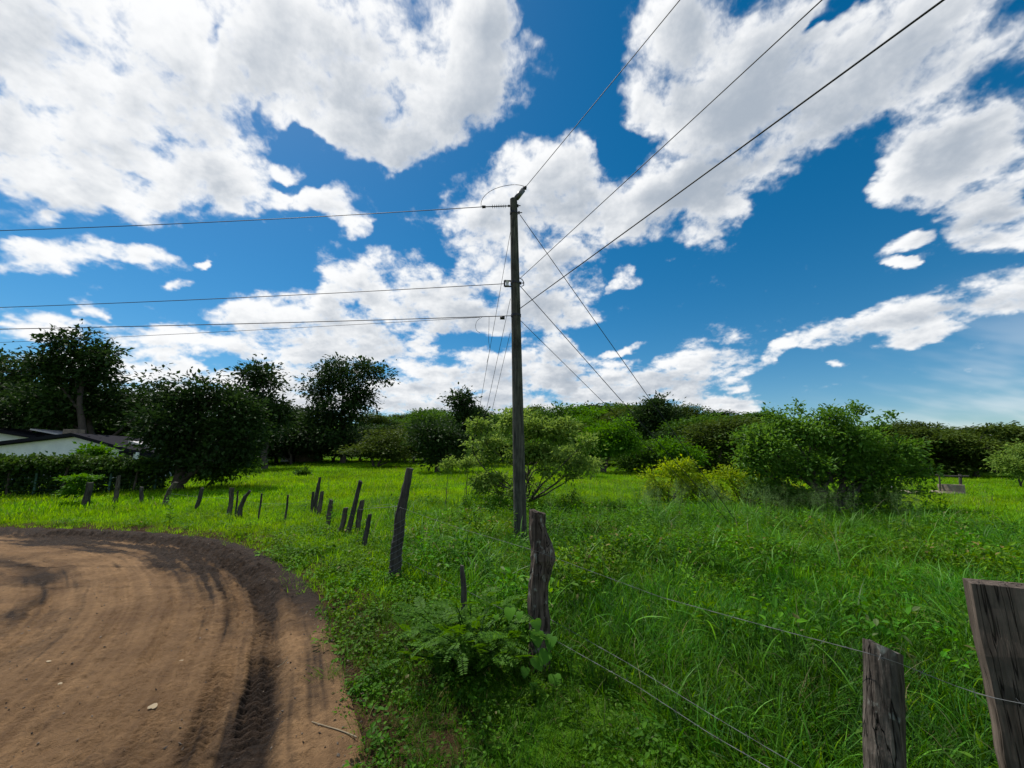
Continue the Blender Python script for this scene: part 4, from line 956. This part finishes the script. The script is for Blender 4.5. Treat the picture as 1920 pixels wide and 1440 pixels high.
D = unit(rng.randn(n, 3)+np.array([0, -0.6, -0.1])); Ls = 0.13*(0.6+0.8*rng.rand(n))
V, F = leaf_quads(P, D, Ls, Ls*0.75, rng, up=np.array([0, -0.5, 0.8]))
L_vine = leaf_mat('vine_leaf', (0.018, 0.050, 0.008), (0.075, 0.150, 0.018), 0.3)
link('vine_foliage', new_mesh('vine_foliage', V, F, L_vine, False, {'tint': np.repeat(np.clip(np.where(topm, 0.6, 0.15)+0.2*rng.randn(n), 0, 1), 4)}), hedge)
px_tree('round_shrub', 'leafy shrub crown poking above the hedge in front of the white wall', 172, 21.5, [(178,849,22,6),(165,852,16,6),(192,854,12,6)], 800, 0.20, L_bright, 74, 0.04, cat='bush', sprig=0.2, twigs=12)
# ---------------------------------------------------------------- grasses and ground cover (nobody could count them)
def blades(n, spread, hmin, hmax, width, lean, curve, rng, seg=3):
    """a tuft of arching blades as one small mesh"""
    V, F, T = [], [], []
    for k in range(n):
        a = rng.rand()*6.283; r = spread*math.sqrt(rng.rand()); b = np.array([r*math.cos(a), r*math.sin(a), -0.02])
        az_ = a+rng.randn()*0.9; h = hmin+(hmax-hmin)*rng.rand(); ln = lean*(0.4+rng.rand()); cv = curve*(0.4+rng.rand())
        out = np.array([math.cos(az_), math.sin(az_), 0]); side = np.array([-out[1], out[0], 0]); w = width*(0.7+0.6*rng.rand())
        tw = rng.randn()*0.5; side = side*math.cos(tw)+np.array([0, 0, math.sin(tw)*0.5])
        base = len(V); p = b.copy(); ang = ln; tb = 1.0 if rng.rand() < 0.02 else min(0.93, max(0.0, 0.5+0.28*rng.randn()))
        for s_ in range(seg+1):
            f = s_/seg; ww = w*(1-f**2*0.95) if s_ < seg else 0
            if s_ < seg: V += [p-side*ww/2, p+side*ww/2]
            else: V += [p.copy()]
            T += [tb]*(2 if s_ < seg else 1)
            ang = ln+cv*f; p = p+(out*math.sin(ang)+np.array([0, 0, math.cos(ang)]))*h/seg
        for s_ in range(seg-1): F += [[base+2*s_, base+2*s_+1, base+2*s_+3], [base+2*s_, base+2*s_+3, base+2*s_+2]]
        F.append([base+2*seg-2, base+2*seg-1, base+2*seg])
    return np.array(V), np.array(F), np.array(T)
def leaf_hex(C, D, L, W, rng, up):
    n = len(C); r = up+0.4*rng.randn(n, 3); S = unit(np.cross(D, r)); Nn = np.cross(S, D); L = L[:, None]; W = np.broadcast_to(W, (n,))[:, None]
    V = np.stack([C, C+D*L*0.28+S*W*0.42+Nn*W*0.10, C+D*L*0.68+S*W*0.40+Nn*W*0.04, C+D*L-Nn*L*0.14, C+D*L*0.68-S*W*0.40+Nn*W*0.04, C+D*L*0.28-S*W*0.42+Nn*W*0.10, C+D*L*0.5-Nn*L*0.05], 1)
    i = np.arange(n)[:, None]*7; F = np.concatenate([i+np.array([[a, (a+1) % 6, 6]]) for a in range(6)])
    return V.reshape(-1, 3), F
def leaf_patch(n, spread, h0, h1, size, rng, wide=0.8, stem=True, tilt=0.5):
    a = rng.rand(n)*6.283; r = spread*np.sqrt(rng.rand(n)); h = h0+(h1-h0)*rng.rand(n)
    P = np.stack([r*np.cos(a), r*np.sin(a), h], 1)
    D = unit(np.stack([np.cos(a+rng.randn(n)), np.sin(a+rng.randn(n)), tilt*rng.randn(n)*0.6-0.15], 1))
    Ls = size*(0.6+0.8*rng.rand(n))
    V, F = leaf_hex(P, D, Ls, Ls*wide, rng, np.array([0, 0, 2.0])); T = np.repeat(np.clip(0.5+0.25*rng.randn(n), 0, 1), 7)
    if stem:
        sv, sf, st = [], [], []
        for p in P:
            b = len(sv)+len(V); q = np.array([p[0]*0.55, p[1]*0.55, -0.02]); w = np.array([0.003, 0.002, 0])
            sv += [q-w, q+w, p]; sf.append([b, b+1, b+2]); st += [0.2]*3
        V = np.concatenate([V, sv]); F = np.concatenate([F, sf]); T = np.concatenate([T, st])
    return V, F, T
def weed(h, n, size, rng):
    V = [np.array([[-0.004, 0, -0.02], [0.004, 0, -0.02], [0.02, 0.02, h]])]; F = [np.array([[0, 1, 2]])]; T = [np.full(3, 0.1)]
    t = np.linspace(0.25, 1, n); a = np.arange(n)*2.4+rng.rand(n); P = np.stack([0.02*t, 0.02*t, h*t], 1)
    D = unit(np.stack([np.cos(a), np.sin(a), 0.35+0.3*rng.randn(n)], 1)); Ls = size*(1.15-0.5*t)*(0.7+0.6*rng.rand(n))
    v, f = leaf_hex(P, D, Ls, Ls*0.45, rng, np.array([0, 0, 1.5])); V.append(v); F.append(f+3); T.append(np.repeat(np.clip(0.5+0.2*rng.randn(n), 0, 1), 7))
    return np.concatenate(V), np.concatenate(F), np.concatenate(T)
def panicle(h, rng):
    V, F, T = [], [], []
    def strip(a, b, w):
        k = len(V); V.extend([a-[w, 0, 0], a+[w, 0, 0], b]); F.append([k, k+1, k+2]); T.extend([0.6]*3)
    for s_ in range(5):
        b0 = np.array([rng.randn()*0.07, rng.randn()*0.07, 0]); t = b0+np.array([rng.randn()*0.10, rng.randn()*0.10, h*(0.75+0.4*rng.rand())])
        strip(b0, t, 0.0022)
        for k in range(26):
            f = 0.66+0.34*rng.rand(); p = b0+(t-b0)*f; L_ = 0.13*(1.15-f)+0.04; d = rng.randn(3)*np.array([1, 1, 0.4])+np.array([0, 0, 0.6]); d /= np.linalg.norm(d)
            q = p+d*L_; strip(p, q, 0.0008)
            for _ in range(2): e = q-d*L_*0.3*rng.rand()+rng.randn(3)*0.008; strip(e, e+rng.randn(3)*0.008+[0, 0, 0.006], 0.0022)
    return np.array(V), np.array(F), np.array(T)
def protos(name, gens, mat):
    c = bpy.data.collections.new(name)
    for i_, (V, F, T) in enumerate(gens):
        o = bpy.data.objects.new('%s_%02d' % (name, i_), new_mesh(name, V, F, mat, False, {'tint': T})); c.objects.link(o)
    return c, len(gens)
def scatter(name, label, cat, pts, hue, scl, coll, nvar, rng, tilt=0.12, zoff=0.0):
    n = len(pts)
    me = bpy.data.meshes.new(name); me.vertices.add(n); me.vertices.foreach_set('co', np.asarray(pts, np.float32).ravel()+np.tile([0, 0, zoff], n).astype(np.float32))
    def put(k, typ, arr, fld): a = me.attributes.new(k, typ, 'POINT'); a.data.foreach_set(fld, np.ascontiguousarray(arr).ravel())
    put('hue', 'FLOAT_VECTOR', np.asarray(hue, np.float32), 'vector')
    put('scl', 'FLOAT', np.asarray(scl, np.float32), 'value')
    put('idx', 'INT', rng.randint(0, nvar, n).astype(np.int32), 'value')
    put('rot', 'FLOAT_VECTOR', np.stack([rng.randn(n)*tilt, rng.randn(n)*tilt, rng.rand(n)*6.283], 1).astype(np.float32), 'vector')
    o = link(name, me); kind(o, 'stuff', label, cat)
    g = bpy.data.node_groups.new(name, 'GeometryNodeTree')
    g.interface.new_socket('Geometry', in_out='INPUT', socket_type='NodeSocketGeometry'); g.interface.new_socket('Geometry', in_out='OUTPUT', socket_type='NodeSocketGeometry')
    N, L = g.nodes, g.links
    gi, go = N.new('NodeGroupInput'), N.new('NodeGroupOutput')
    ci = N.new('GeometryNodeCollectionInfo'); ci.inputs[0].default_value = coll; ci.inputs['Separate Children'].default_value = True; ci.inputs['Reset Children'].default_value = True
    ip = N.new('GeometryNodeInstanceOnPoints'); ip.inputs['Pick Instance'].default_value = True
    def na(k, t): x = N.new('GeometryNodeInputNamedAttribute'); x.data_type = t; x.inputs[0].default_value = k; return x.outputs[0]
    L.new(gi.outputs[0], ip.inputs['Points']); L.new(ci.outputs[0], ip.inputs['Instance']); L.new(na('idx', 'INT'), ip.inputs['Instance Index'])
    e2r = N.new('FunctionNodeEulerToRotation'); L.new(na('rot', 'FLOAT_VECTOR'), e2r.inputs[0]); L.new(e2r.outputs[0], ip.inputs['Rotation']); L.new(na('scl', 'FLOAT'), ip.inputs['Scale'])
    L.new(ip.outputs[0], go.inputs[0])
    md = o.modifiers.new('scatter', 'NODES'); md.node_group = g
    return o
rng = np.random.RandomState(99)
G_short = leaf_mat('short_meadow_grass', (0.080, 0.200, 0.003), (0.235, 0.460, 0.006), 0.45, 0.6, 0.12, True)
G_tall = leaf_mat('tall_guinea_grass', (0.024, 0.100, 0.004), (0.130, 0.320, 0.022), 0.38, 0.5, 0.2, True)
G_fine = leaf_mat('fine_field_grass', (0.016, 0.075, 0.002), (0.105, 0.280, 0.006), 0.36, 0.55, 0.15, True)
G_leaf = leaf_mat('creeping_weed_leaf', (0.034, 0.110, 0.003), (0.130, 0.290, 0.010), 0.40, 0.6, 0.14, True)
G_seed = leaf_mat('pale_seed_heads', (0.10, 0.19, 0.06), (0.20, 0.31, 0.12), 0.5, 0.8, 0.1, True)
c_short, n1 = protos('short_grass_tuft', [blades(16, 0.13, 0.05, 0.17, 0.009, 0.35, 0.9, rng) for _ in range(5)], G_short)
c_far, n1f = protos('meadow_tuft', [blades(20, 0.24, 0.06, 0.19, 0.020, 0.4, 0.9, rng, 2) for _ in range(5)], G_short)
c_tall, n2 = protos('tall_grass_tuft', [blades(13, 0.10, 0.35, 0.9, 0.018, 0.25, 1.9, rng, 7) for _ in range(6)], G_tall)
c_fine, n3 = protos('fine_grass_tuft', [blades(30, 0.14, 0.10, 0.30, 0.0060, 0.35, 1.4, rng, 4) for _ in range(6)], G_fine)
c_leaf, n4 = protos('creeping_weed', [leaf_patch(30, 0.15, 0.02, 0.12, 0.036, rng, 0.72) for _ in range(5)], G_leaf)
c_bushy, n8 = protos('bushy_weed', [leaf_patch(44, 0.20, 0.06, 0.34, 0.055, rng, 0.55, True, 1.0) for _ in range(5)], G_leaf)
c_weed, n5 = protos('upright_weed', [weed(0.28+0.22*rng.rand(), 18, 0.07, rng) for _ in range(5)], G_leaf)
c_seed, n6 = protos('seed_grass', [panicle(0.85, rng) for _ in range(4)], G_seed)

# where they stand: fence line splits verge from field
FL = np.array([[6.0, 1.2], [1.9, 1.62], [1.44, 1.74], [0.22, 3.5], [-1.65, 5.9], [-2.7, 7.8], [-4.0, 10.0], [-6.1, 12.7], [-8.7, 12.6], [-13.7, 15.2], [-30, 15.5]])
def field_side(x, y):
    """signed distance to the fence, positive inside the field"""
    best = np.full(x.shape, 1e9); sg = np.ones_like(x)
    for a, b in zip(FL[:-1], FL[1:]):
        ab = b-a; t = np.clip(((x-a[0])*ab[0]+(y-a[1])*ab[1])/(ab@ab), 0, 1); dx = x-a[0]-t*ab[0]; dy = y-a[1]-t*ab[1]; d = dx*dx+dy*dy
        c = ab[0]*dy-ab[1]*dx; m = d < best; best[m] = d[m]; sg[m] = np.where(c[m] < 0, 1.0, -1.0)
    return np.sqrt(best)*sg
def wedge(r0, r1, dens, azl=-64, azr=64):
    a0, a1 = math.radians(azl), math.radians(azr); n = int(dens*(r1*r1-r0*r0)/2*(a1-a0))
    r = np.sqrt(r0*r0+(r1*r1-r0*r0)*rng.rand(n)); a = a0+(a1-a0)*rng.rand(n); return r*np.sin(a), r*np.cos(a)
def rings(spec):
    X, Y = zip(*[wedge(*q) for q in spec]); return np.concatenate(X), np.concatenate(Y)
def hues(x, y, base, var=0.25, yellow=0.0, sc=0.5):
    n = vnoise(x, y, sc, 3)[:, None]; k = 1+var*(rng.rand(len(x), 1)-0.5)*1.6+0.5*n
    h = np.clip(k, 0.35, 1.9)*np.array(base)[None]
    if yellow: h[:, 0] *= 1+yellow*np.clip(vnoise(x+50, y-20, sc*0.7, 2)+0.3*rng.randn(len(x)), -0.6, 1.2)
    return h
def blocks(x, y):
    """true where tall plants would hide the feet of the pole and the near posts"""
    b = np.zeros(len(x), bool)
    for fx_, fy_, w_, l_ in ((PB[0], PB[1], 0.35, 2.6), (POSTS['wrapped'][0][1][0], YW, 0.3, 1.6), (0.22, YK, 0.22, 0.7)):
        q_ = fx_/fy_; b |= (np.abs(x-q_*y) < w_) & (y < fy_+0.1) & (y > fy_-l_)
    return b
def placed(x, y): return np.stack([x, y, ground_z(x, y)], 1)

# short bright grass: verge beyond the bend and the whole meadow behind the fence
x, y = rings([(1.6, 4.5, 170), (4.5, 7, 115), (7, 12, 95), (12, 18, 60)]); d, _ = road_sd(x, y); fs = field_side(x, y)
k = (d < 0.10-0.22*rng.rand(len(x))+0.30*vnoise(x, y, 1.3, 3)) & ~((d > -0.35) & (rng.rand(len(x)) < 0.35))
tallzone = smooth01(-1.6, 0.2, x+0.06*y*0)*smooth01(16.5, 12, y)*(fs > 0)
k &= rng.rand(len(x)) > 0.75*tallzone
k &= ~((fs < 0) & (y < 4.5) & (rng.rand(len(x)) < 0.10))
x, y, d, fs = x[k], y[k], d[k], fs[k]
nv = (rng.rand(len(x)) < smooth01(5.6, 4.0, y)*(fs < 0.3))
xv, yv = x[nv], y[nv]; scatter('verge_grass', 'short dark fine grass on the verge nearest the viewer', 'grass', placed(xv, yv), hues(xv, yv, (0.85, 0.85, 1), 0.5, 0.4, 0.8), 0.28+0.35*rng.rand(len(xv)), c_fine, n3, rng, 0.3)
x, y, d, fs = x[~nv], y[~nv], d[~nv], fs[~nv]
h = hues(x, y, (1, 1, 1), 0.3, 0.25); near = smooth01(6.5, 4.0, y)[:, None]; h = h*(1-near*np.array([0.35, 0.30, 0.1]))  # near tufts tinted darker: foreground shade painted into their colour
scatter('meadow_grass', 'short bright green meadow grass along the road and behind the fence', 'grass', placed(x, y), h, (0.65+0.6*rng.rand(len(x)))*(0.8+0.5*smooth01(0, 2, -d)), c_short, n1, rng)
x, y = rings([(17, 26, 34), (26, 40, 17), (40, 60, 8)])
d, _ = road_sd(x, y); k = d < 0.1; x, y = x[k], y[k]
h = hues(x, y, (1, 1, 1), 0.3, 0.3, 0.22)
scatter('far_meadow_grass', 'short bright grass covering the far part of the meadow up to the trees', 'grass', placed(x, y), h, 0.8+0.9*rng.rand(len(x)), c_far, n1f, rng)
# fine knee-high field grass right of the fence
x, y = rings([(1.3, 4.5, 130), (4.5, 8, 85), (8, 16, 34)]); fs = field_side(x, y)
w = smooth01(-1.0, 0.8, x-0.0*y); dn = vnoise(x, y, 0.5, 3)
k = (fs > 0.0) & (rng.rand(len(x)) < (0.25+0.75*w)*(0.75+0.8*dn)*smooth01(17, 11, y)); x, y = x[k], y[k]
h = hues(x, y, (0.82, 1, 1), 0.55, 0.5, 0.7)*(1+0.45*vnoise(x, y, 0.22, 3))[:, None]*(1-0.25*smooth01(4.5, 2.5, y))[:, None]  # last factor paints foreground shade into the nearest grass
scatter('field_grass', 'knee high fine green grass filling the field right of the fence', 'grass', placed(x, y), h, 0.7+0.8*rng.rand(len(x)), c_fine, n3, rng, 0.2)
# arching guinea grass in clumps
x, y = rings([(1.5, 4.0, 14), (4.0, 9, 16), (9, 15, 9)]); fs = field_side(x, y)
cl = vnoise(x, y, 0.55, 3)
px_ = x/np.maximum(y, 1)
belt = np.exp(-((y-6.5)/2.6)**2)*smooth01(-0.32, -0.12, px_)*smooth01(0.25, 0.0, px_)+np.exp(-((y-10.5)/2.4)**2)*smooth01(0.05, 0.25, px_)
k = (fs > 0.05) & (px_ > -0.34) & (rng.rand(len(x)) < 0.16+0.75*np.clip(belt*1.1+cl*1.3, 0, 1)); k &= ~(blocks(x, y) & (rng.rand(len(x)) < 0.75)); x, y = x[k], y[k]
h = hues(x, y, (0.95, 1, 1.2), 0.5)
scatter('tall_grass', 'arching tall guinea grass in tufts round the utility pole and the field', 'grass', placed(x, y), h, (0.55+0.5*rng.rand(len(x)))*(0.75+0.25*smooth01(3, 6, y)), c_tall, n2, rng, 0.18)
# creeping leafy weeds on the verge and between the grass
x, y = rings([(1.6, 5, 120), (5, 11, 75), (11, 16, 25)]); d, _ = road_sd(x, y); fs = field_side(x, y)
n = vnoise(x, y, 0.8, 3)
pr = np.where(fs < 0, np.where(y < 3.2, 0.5, 0.75)*smooth01(-0.25, 0.25, n+0.16), 0.12+0.75*smooth01(0.05, 0.35, n))
pr = pr*np.where((fs < 0) & (x < -4.5), 0.35, 1.0)
k = (d < 0.02-0.2*rng.rand(len(x))+0.25*vnoise(x, y, 1.1, 3)) & (rng.rand(len(x)) < pr); x, y = x[k], y[k]
h = hues(x, y, (1, 1, 1), 0.4, 0.4, 0.9); near = smooth01(6.0, 3.0, y)[:, None]; h = h*(1-near*np.array([0.35, 0.28, 0.1]))  # weeds close to the viewer get foreground shade in their tint
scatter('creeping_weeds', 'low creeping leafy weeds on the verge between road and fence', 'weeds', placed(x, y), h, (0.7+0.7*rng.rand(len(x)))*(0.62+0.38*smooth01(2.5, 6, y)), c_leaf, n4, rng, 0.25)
# upright leafy weeds
x, y = rings([(1.8, 5, 9), (5, 14, 12), (14, 20, 3.5)]); d, _ = road_sd(x, y); fs = field_side(x, y); n = vnoise(x, y, 0.6, 3)
px_ = x/np.maximum(y, 1)
mound = np.exp(-((px_-0.22)/0.22)**2)*np.exp(-((y-8.5)/2.2)**2)
k = (d < -0.5) & (rng.rand(len(x)) < (0.06+0.55*smooth01(0.08, 0.4, n))*np.where(y < 4.5, 0.4, 1)+0.9*mound) & ((fs > 0) | (y > 4.0)) & ~((fs > 0) & (x < -1.5) & (rng.rand(len(x)) < 0.7)); x, y = x[k], y[k]
h = hues(x, y, (0.9, 1, 1), 0.4, 0.3)
scatter('upright_weeds', 'upright leafy weeds scattered among the tall grass', 'weeds', placed(x, y), h, 0.7+0.9*rng.rand(len(x)), c_weed, n5, rng, 0.15)
# knee-high bushy weeds in patches of the field
x, y = rings([(2.2, 5, 16), (5, 9, 20), (9, 14, 12), (14, 19, 4)]); fs = field_side(x, y); n = vnoise(x-13, y+7, 0.55, 3); px_ = x/np.maximum(y, 1)
k = (fs > 0.15) & (px_ > -0.30) & (rng.rand(len(x)) < smooth01(0.02, 0.30, n+0.16*np.exp(-((y-7)/3)**2)*(px_ < 0.45)))
k &= ~blocks(x, y); x, y = x[k], y[k]; h = hues(x, y, (0.95, 1, 1), 0.45, 0.5, 0.8)
scatter('bushy_weeds', 'knee high bushy broad leaved weeds in patches round the pole and post', 'weeds', placed(x, y), h, 0.65+0.7*rng.rand(len(x)), c_bushy, n8, rng, 0.2)
# airy seed heads of the tall grass
x, y = rings([(6.5, 10, 6), (10, 17, 9)]); fs = field_side(x, y); px_ = x/np.maximum(y, 1); n = vnoise(x, y, 0.35, 3)
k = (fs > 0.3) & (px_ > 0.0) & (rng.rand(len(x)) < smooth01(0.0, 0.35, px_)*smooth01(8.0, 10.5, y)*(0.22+0.9*n)); x, y = x[k], y[k]
scatter('seed_grass', 'hazy pale seed heads over the tall grass in the right field', 'grass', placed(x, y), hues(x, y, (1, 1, 1), 0.3), 0.75+0.5*rng.rand(len(x)), c_seed, n6, rng, 0.12)

# pebbles and crumbs of earth along the road edge
def pebble(rng):
    V = np.array([[1, 0, 0], [-1, 0, 0], [0, 1, 0], [0, -1, 0], [0, 0, 1], [0, 0, -1]], float)*(0.6+0.6*rng.rand(6, 1)); 
    F = np.array([[0, 2, 4], [2, 1, 4], [1, 3, 4], [3, 0, 4], [2, 0, 5], [1, 2, 5], [3, 1, 5], [0, 3, 5]]); return V*np.array([1, 0.8, 0.55])*0.012, F, np.full(6, 0.5)
s = NT('pebble'); s.set(Base_Color=s.attr('hue', 'INSTANCER', 'Vector'), Roughness=0.9); 
c_peb, n7 = protos('pebble', [pebble(rng) for _ in range(4)], s.m)
x, y = rings([(1.8, 4, 260), (4, 7, 120), (7, 13, 60)]); d, z_, wt_ = road_relief(x, y)
k = (d > -0.15) & (rng.rand(len(x)) < np.where(d < 0.4, 0.9, 0.40)*np.where(y > 5, 1, 0.6)); x, y, z_ = x[k], y[k], z_[k]
tone = (0.05+0.22*rng.rand(len(x), 1)**2)*np.array([[1.0, 0.78, 0.58]])
scatter('road_pebbles', 'small pebbles and earth crumbs strewn along the road edge', 'pebbles', np.stack([x, y, z_+0.004], 1), tone, 0.22+1.05*rng.rand(len(x))**3, c_peb, n7, rng, 0.6)

# ---------------------------------------------------------------- plants at the knotted post
def heart(rng):
    o_ = [(0, 0), (0.22, -0.10), (0.46, -0.02), (0.54, 0.22), (0.42, 0.55), (0.20, 0.85), (0, 1.05)]
    R = np.array(o_); Lf = R[::-1][1:-1]*np.array([-1, 1]); O = np.concatenate([R, Lf]); mid = np.array([[0, 0.12], [0, 0.4], [0, 0.7]])
    z = lambda p: 0.16*np.abs(p[:, 0])-0.25*(p[:, 1]-0.3)**2
    V = np.concatenate([O, mid]); V = np.concatenate([V, z(V)[:, None]], 1); n = len(O); F = []
    for i_ in range(n):
        a, b = i_, (i_+1) % n; cy = (O[a, 1]+O[b, 1])/2; c = n+(0 if cy < 0.25 else 1 if cy < 0.6 else 2); F.append([a, b, c])
    F += [[0, n, n+1]][:0]
    F.append([3, n+1, n]); F.append([4, n+2, n+1]); F.append([n-3, n, n+1]); F.append([n-4, n+1, n+2])
    return V, np.array(F)
L_vineb = leaf_mat('heart_vine_leaf', (0.045, 0.150, 0.012), (0.120, 0.300, 0.020), 0.42, 0.5, 0.2)
hv, hf = heart(rng); me_heart = [new_mesh('leaf', hv, hf, L_vineb, True, {'tint': np.full(len(hv), t)}) for t in (0.15, 0.5, 0.9)]
kp = POSTS['knot'][0][1]
vine = thing('climbing_vine', 'vine with large heart shaped leaves climbing the knotted post', 'vine', kp)
Yv = YK-0.27
stemP = chaikin([at(u, v, Yv) for u, v in ((1000, 1262), (1012, 1225), (990, 1190), (1006, 1165), (985, 1150), (960, 1140), (948, 1135))], 2)
m = MB(); m.tube(stemP, 0.004, 5); m.obj('stem', L_vineb, vine, True, kp)
for u, v, sz_, rz, t in ((957,1140,27,2.8,2),(975,1147,19,-1.9,1),(930,1153,13,2.6,2),(1003,1162,25,2.6,1),(1007,1185,29,2.9,1),(1036,1193,27,-1.6,0),(1002,1232,30,2.2,1),(1026,1222,26,-2.2,1),(1040,1265,26,-1.5,1),(985,1252,17,2.5,0),(1000,1280,18,3.2,0),(1022,1300,16,-2,0)):
    p = at(u, v, Yv-0.05+0.06*rng.rand()); size = sz_*2.0/FPX*p[1]
    l = link('leaf', me_heart[t], vine, Vector(p-kp)); l.scale = (size*(0.36+0.08*rng.rand()),)*3; l.rotation_euler = (-0.95+0.2*rng.randn(), 0.15*rng.randn(), math.pi+0.28*(rz if abs(rz) < 2.4 else math.copysign(0.8, 2.7-abs(rz)))+0.2*rng.randn())
# shrub of feathered leaves left of the post
L_fern = leaf_mat('feathered_leaf', (0.020, 0.075, 0.005), (0.090, 0.215, 0.010), 0.40, 0.6, 0.15)
def frond(rng, n=11):
    P, D = [], []; V = [np.array([[-0.006, 0, 0], [0.006, 0, 0], [0, 1, -0.18]])]; F = [np.array([[0, 1, 2]])]; T = [np.full(3, 0.2)]
    for k in range(n):
        f = 0.12+0.86*k/(n-1)
        for sg in (-1, 1): P.append([0, f, -0.18*f*f]); D.append([sg, 0.35, 0.08])
    P = np.array(P); D = unit(np.array(D)+0.08*rng.randn(len(D), 3)); Ls = 0.27*(1-0.45*np.abs(np.repeat(np.linspace(-0.7, 1, n), 2)))
    v, f_ = leaf_quads(P, D, Ls, Ls*0.52, rng, 0.08, up=np.array([0, 0, 6.0])); V.append(v); F.append(f_+3); T.append(np.repeat(np.clip(0.6+0.2*rng.randn(len(P)), 0, 1), 4))
    return np.concatenate(V), np.concatenate(F), np.concatenate(T)
me_fr = []
for _ in range(4):
    V, F, T = frond(rng); me_fr.append(new_mesh('frond', V, F, L_fern, False, {'tint': T}))
fb_ = foot(880, 1262); fb_[1] += 0.1
bush = thing('feathered_shrub', 'low shrub of bright feathered leaves at the left foot of the knotted post', 'bush', fb_)
m = MB()
for k in range(298):
    u = 875+rng.randn()*58; v = 1190+rng.randn()*34
    if not (735 < u < 1000 and 1108 < v < 1268): u, v = 800+150*rng.rand(), 1150+90*rng.rand()
    p = at(u, v, fb_[1]+(-0.18 if v > 1180 else 0.25)+0.28*rng.randn()*0.8); p[2] = max(p[2], gz(p[0], p[1])+0.08)
    f = link('frond', me_fr[k % 4], bush, Vector(p-fb_)); sz_ = 0.115+0.085*rng.rand(); f.scale = (sz_,)*3
    az_ = math.atan2(p[1]-fb_[1]-0.2, p[0]-fb_[0])-math.pi/2+rng.randn()*0.7
    f.rotation_euler = (0.25+0.35*rng.randn(), 0.3*rng.randn(), az_)
    if k % 3 == 0: limb(m, (0.1*rng.randn(), 0.08*rng.randn(), 0), p-fb_, 0.008, 0.003, rng, 0.1, 5, 4)
m.obj('stems', L_fern, bush, True)
# litter on the road
s = NT('dry_leaf'); s.set(Base_Color=(0.30, 0.23, 0.14), Roughness=0.9); M_dry = s.m
for lab, u, v, sz_, a in (('pale crumpled dry leaf lying lowest on the dirt road', 277, 1371, 0.060, 0.3), ('small pale dry leaf near the left edge of the dirt road', 86, 1272, 0.035, 1.2), ('thin curled dry leaf in the middle of the dirt road', 339, 1270, 0.03, 2.0), ('little dry leaf on the dirt road low at the left', 105, 1320, 0.03, 0.7)):
    p = foot(u, v); V = np.concatenate([hv[:, :2]*np.array([0.8, 1]), (hv[:, 2:]*0.5+0.06*rng.rand(len(hv), 1))], 1)*sz_
    dl, zl, _ = road_relief(np.array([p[0]]), np.array([p[1]])); thing('fallen_leaf', lab, 'leaf', (p[0], p[1], zl[0]+0.006), None, new_mesh('fallen_leaf', V, hf, M_dry, True), (0.1, 0.1, a))
s = NT('bleached_twig'); s.set(Base_Color=(0.24, 0.19, 0.12), Roughness=0.9); M_twig = s.m
def stick(name, label, px, r):
    P = []
    for u, v in px:
        p = foot(u, v); dl, zl, _ = road_relief(np.array([p[0]]), np.array([p[1]])); P.append([p[0], p[1], (zl[0] if dl[0] > 0 else gz(p[0], p[1])+0.03)+r*1.5])
    P = chaikin([np.array(q) for q in P], 2); m = MB(); m.tube(P, np.linspace(r*0.6, r, len(P)), 6, True, 0.2, rng); thing(name, label, 'stick', P[0], None, m.mesh(name, M_twig, True, P[0]))
stick('dry_stick', 'long pale dry stick lying across the road edge into the grass', [(582, 1383), (610, 1387), (640, 1391), (668, 1397)], 0.0045)
stick('dry_stick', 'short straw coloured twig lying in the tyre rut', [(518, 1268), (527, 1267), (536, 1266)], 0.004)
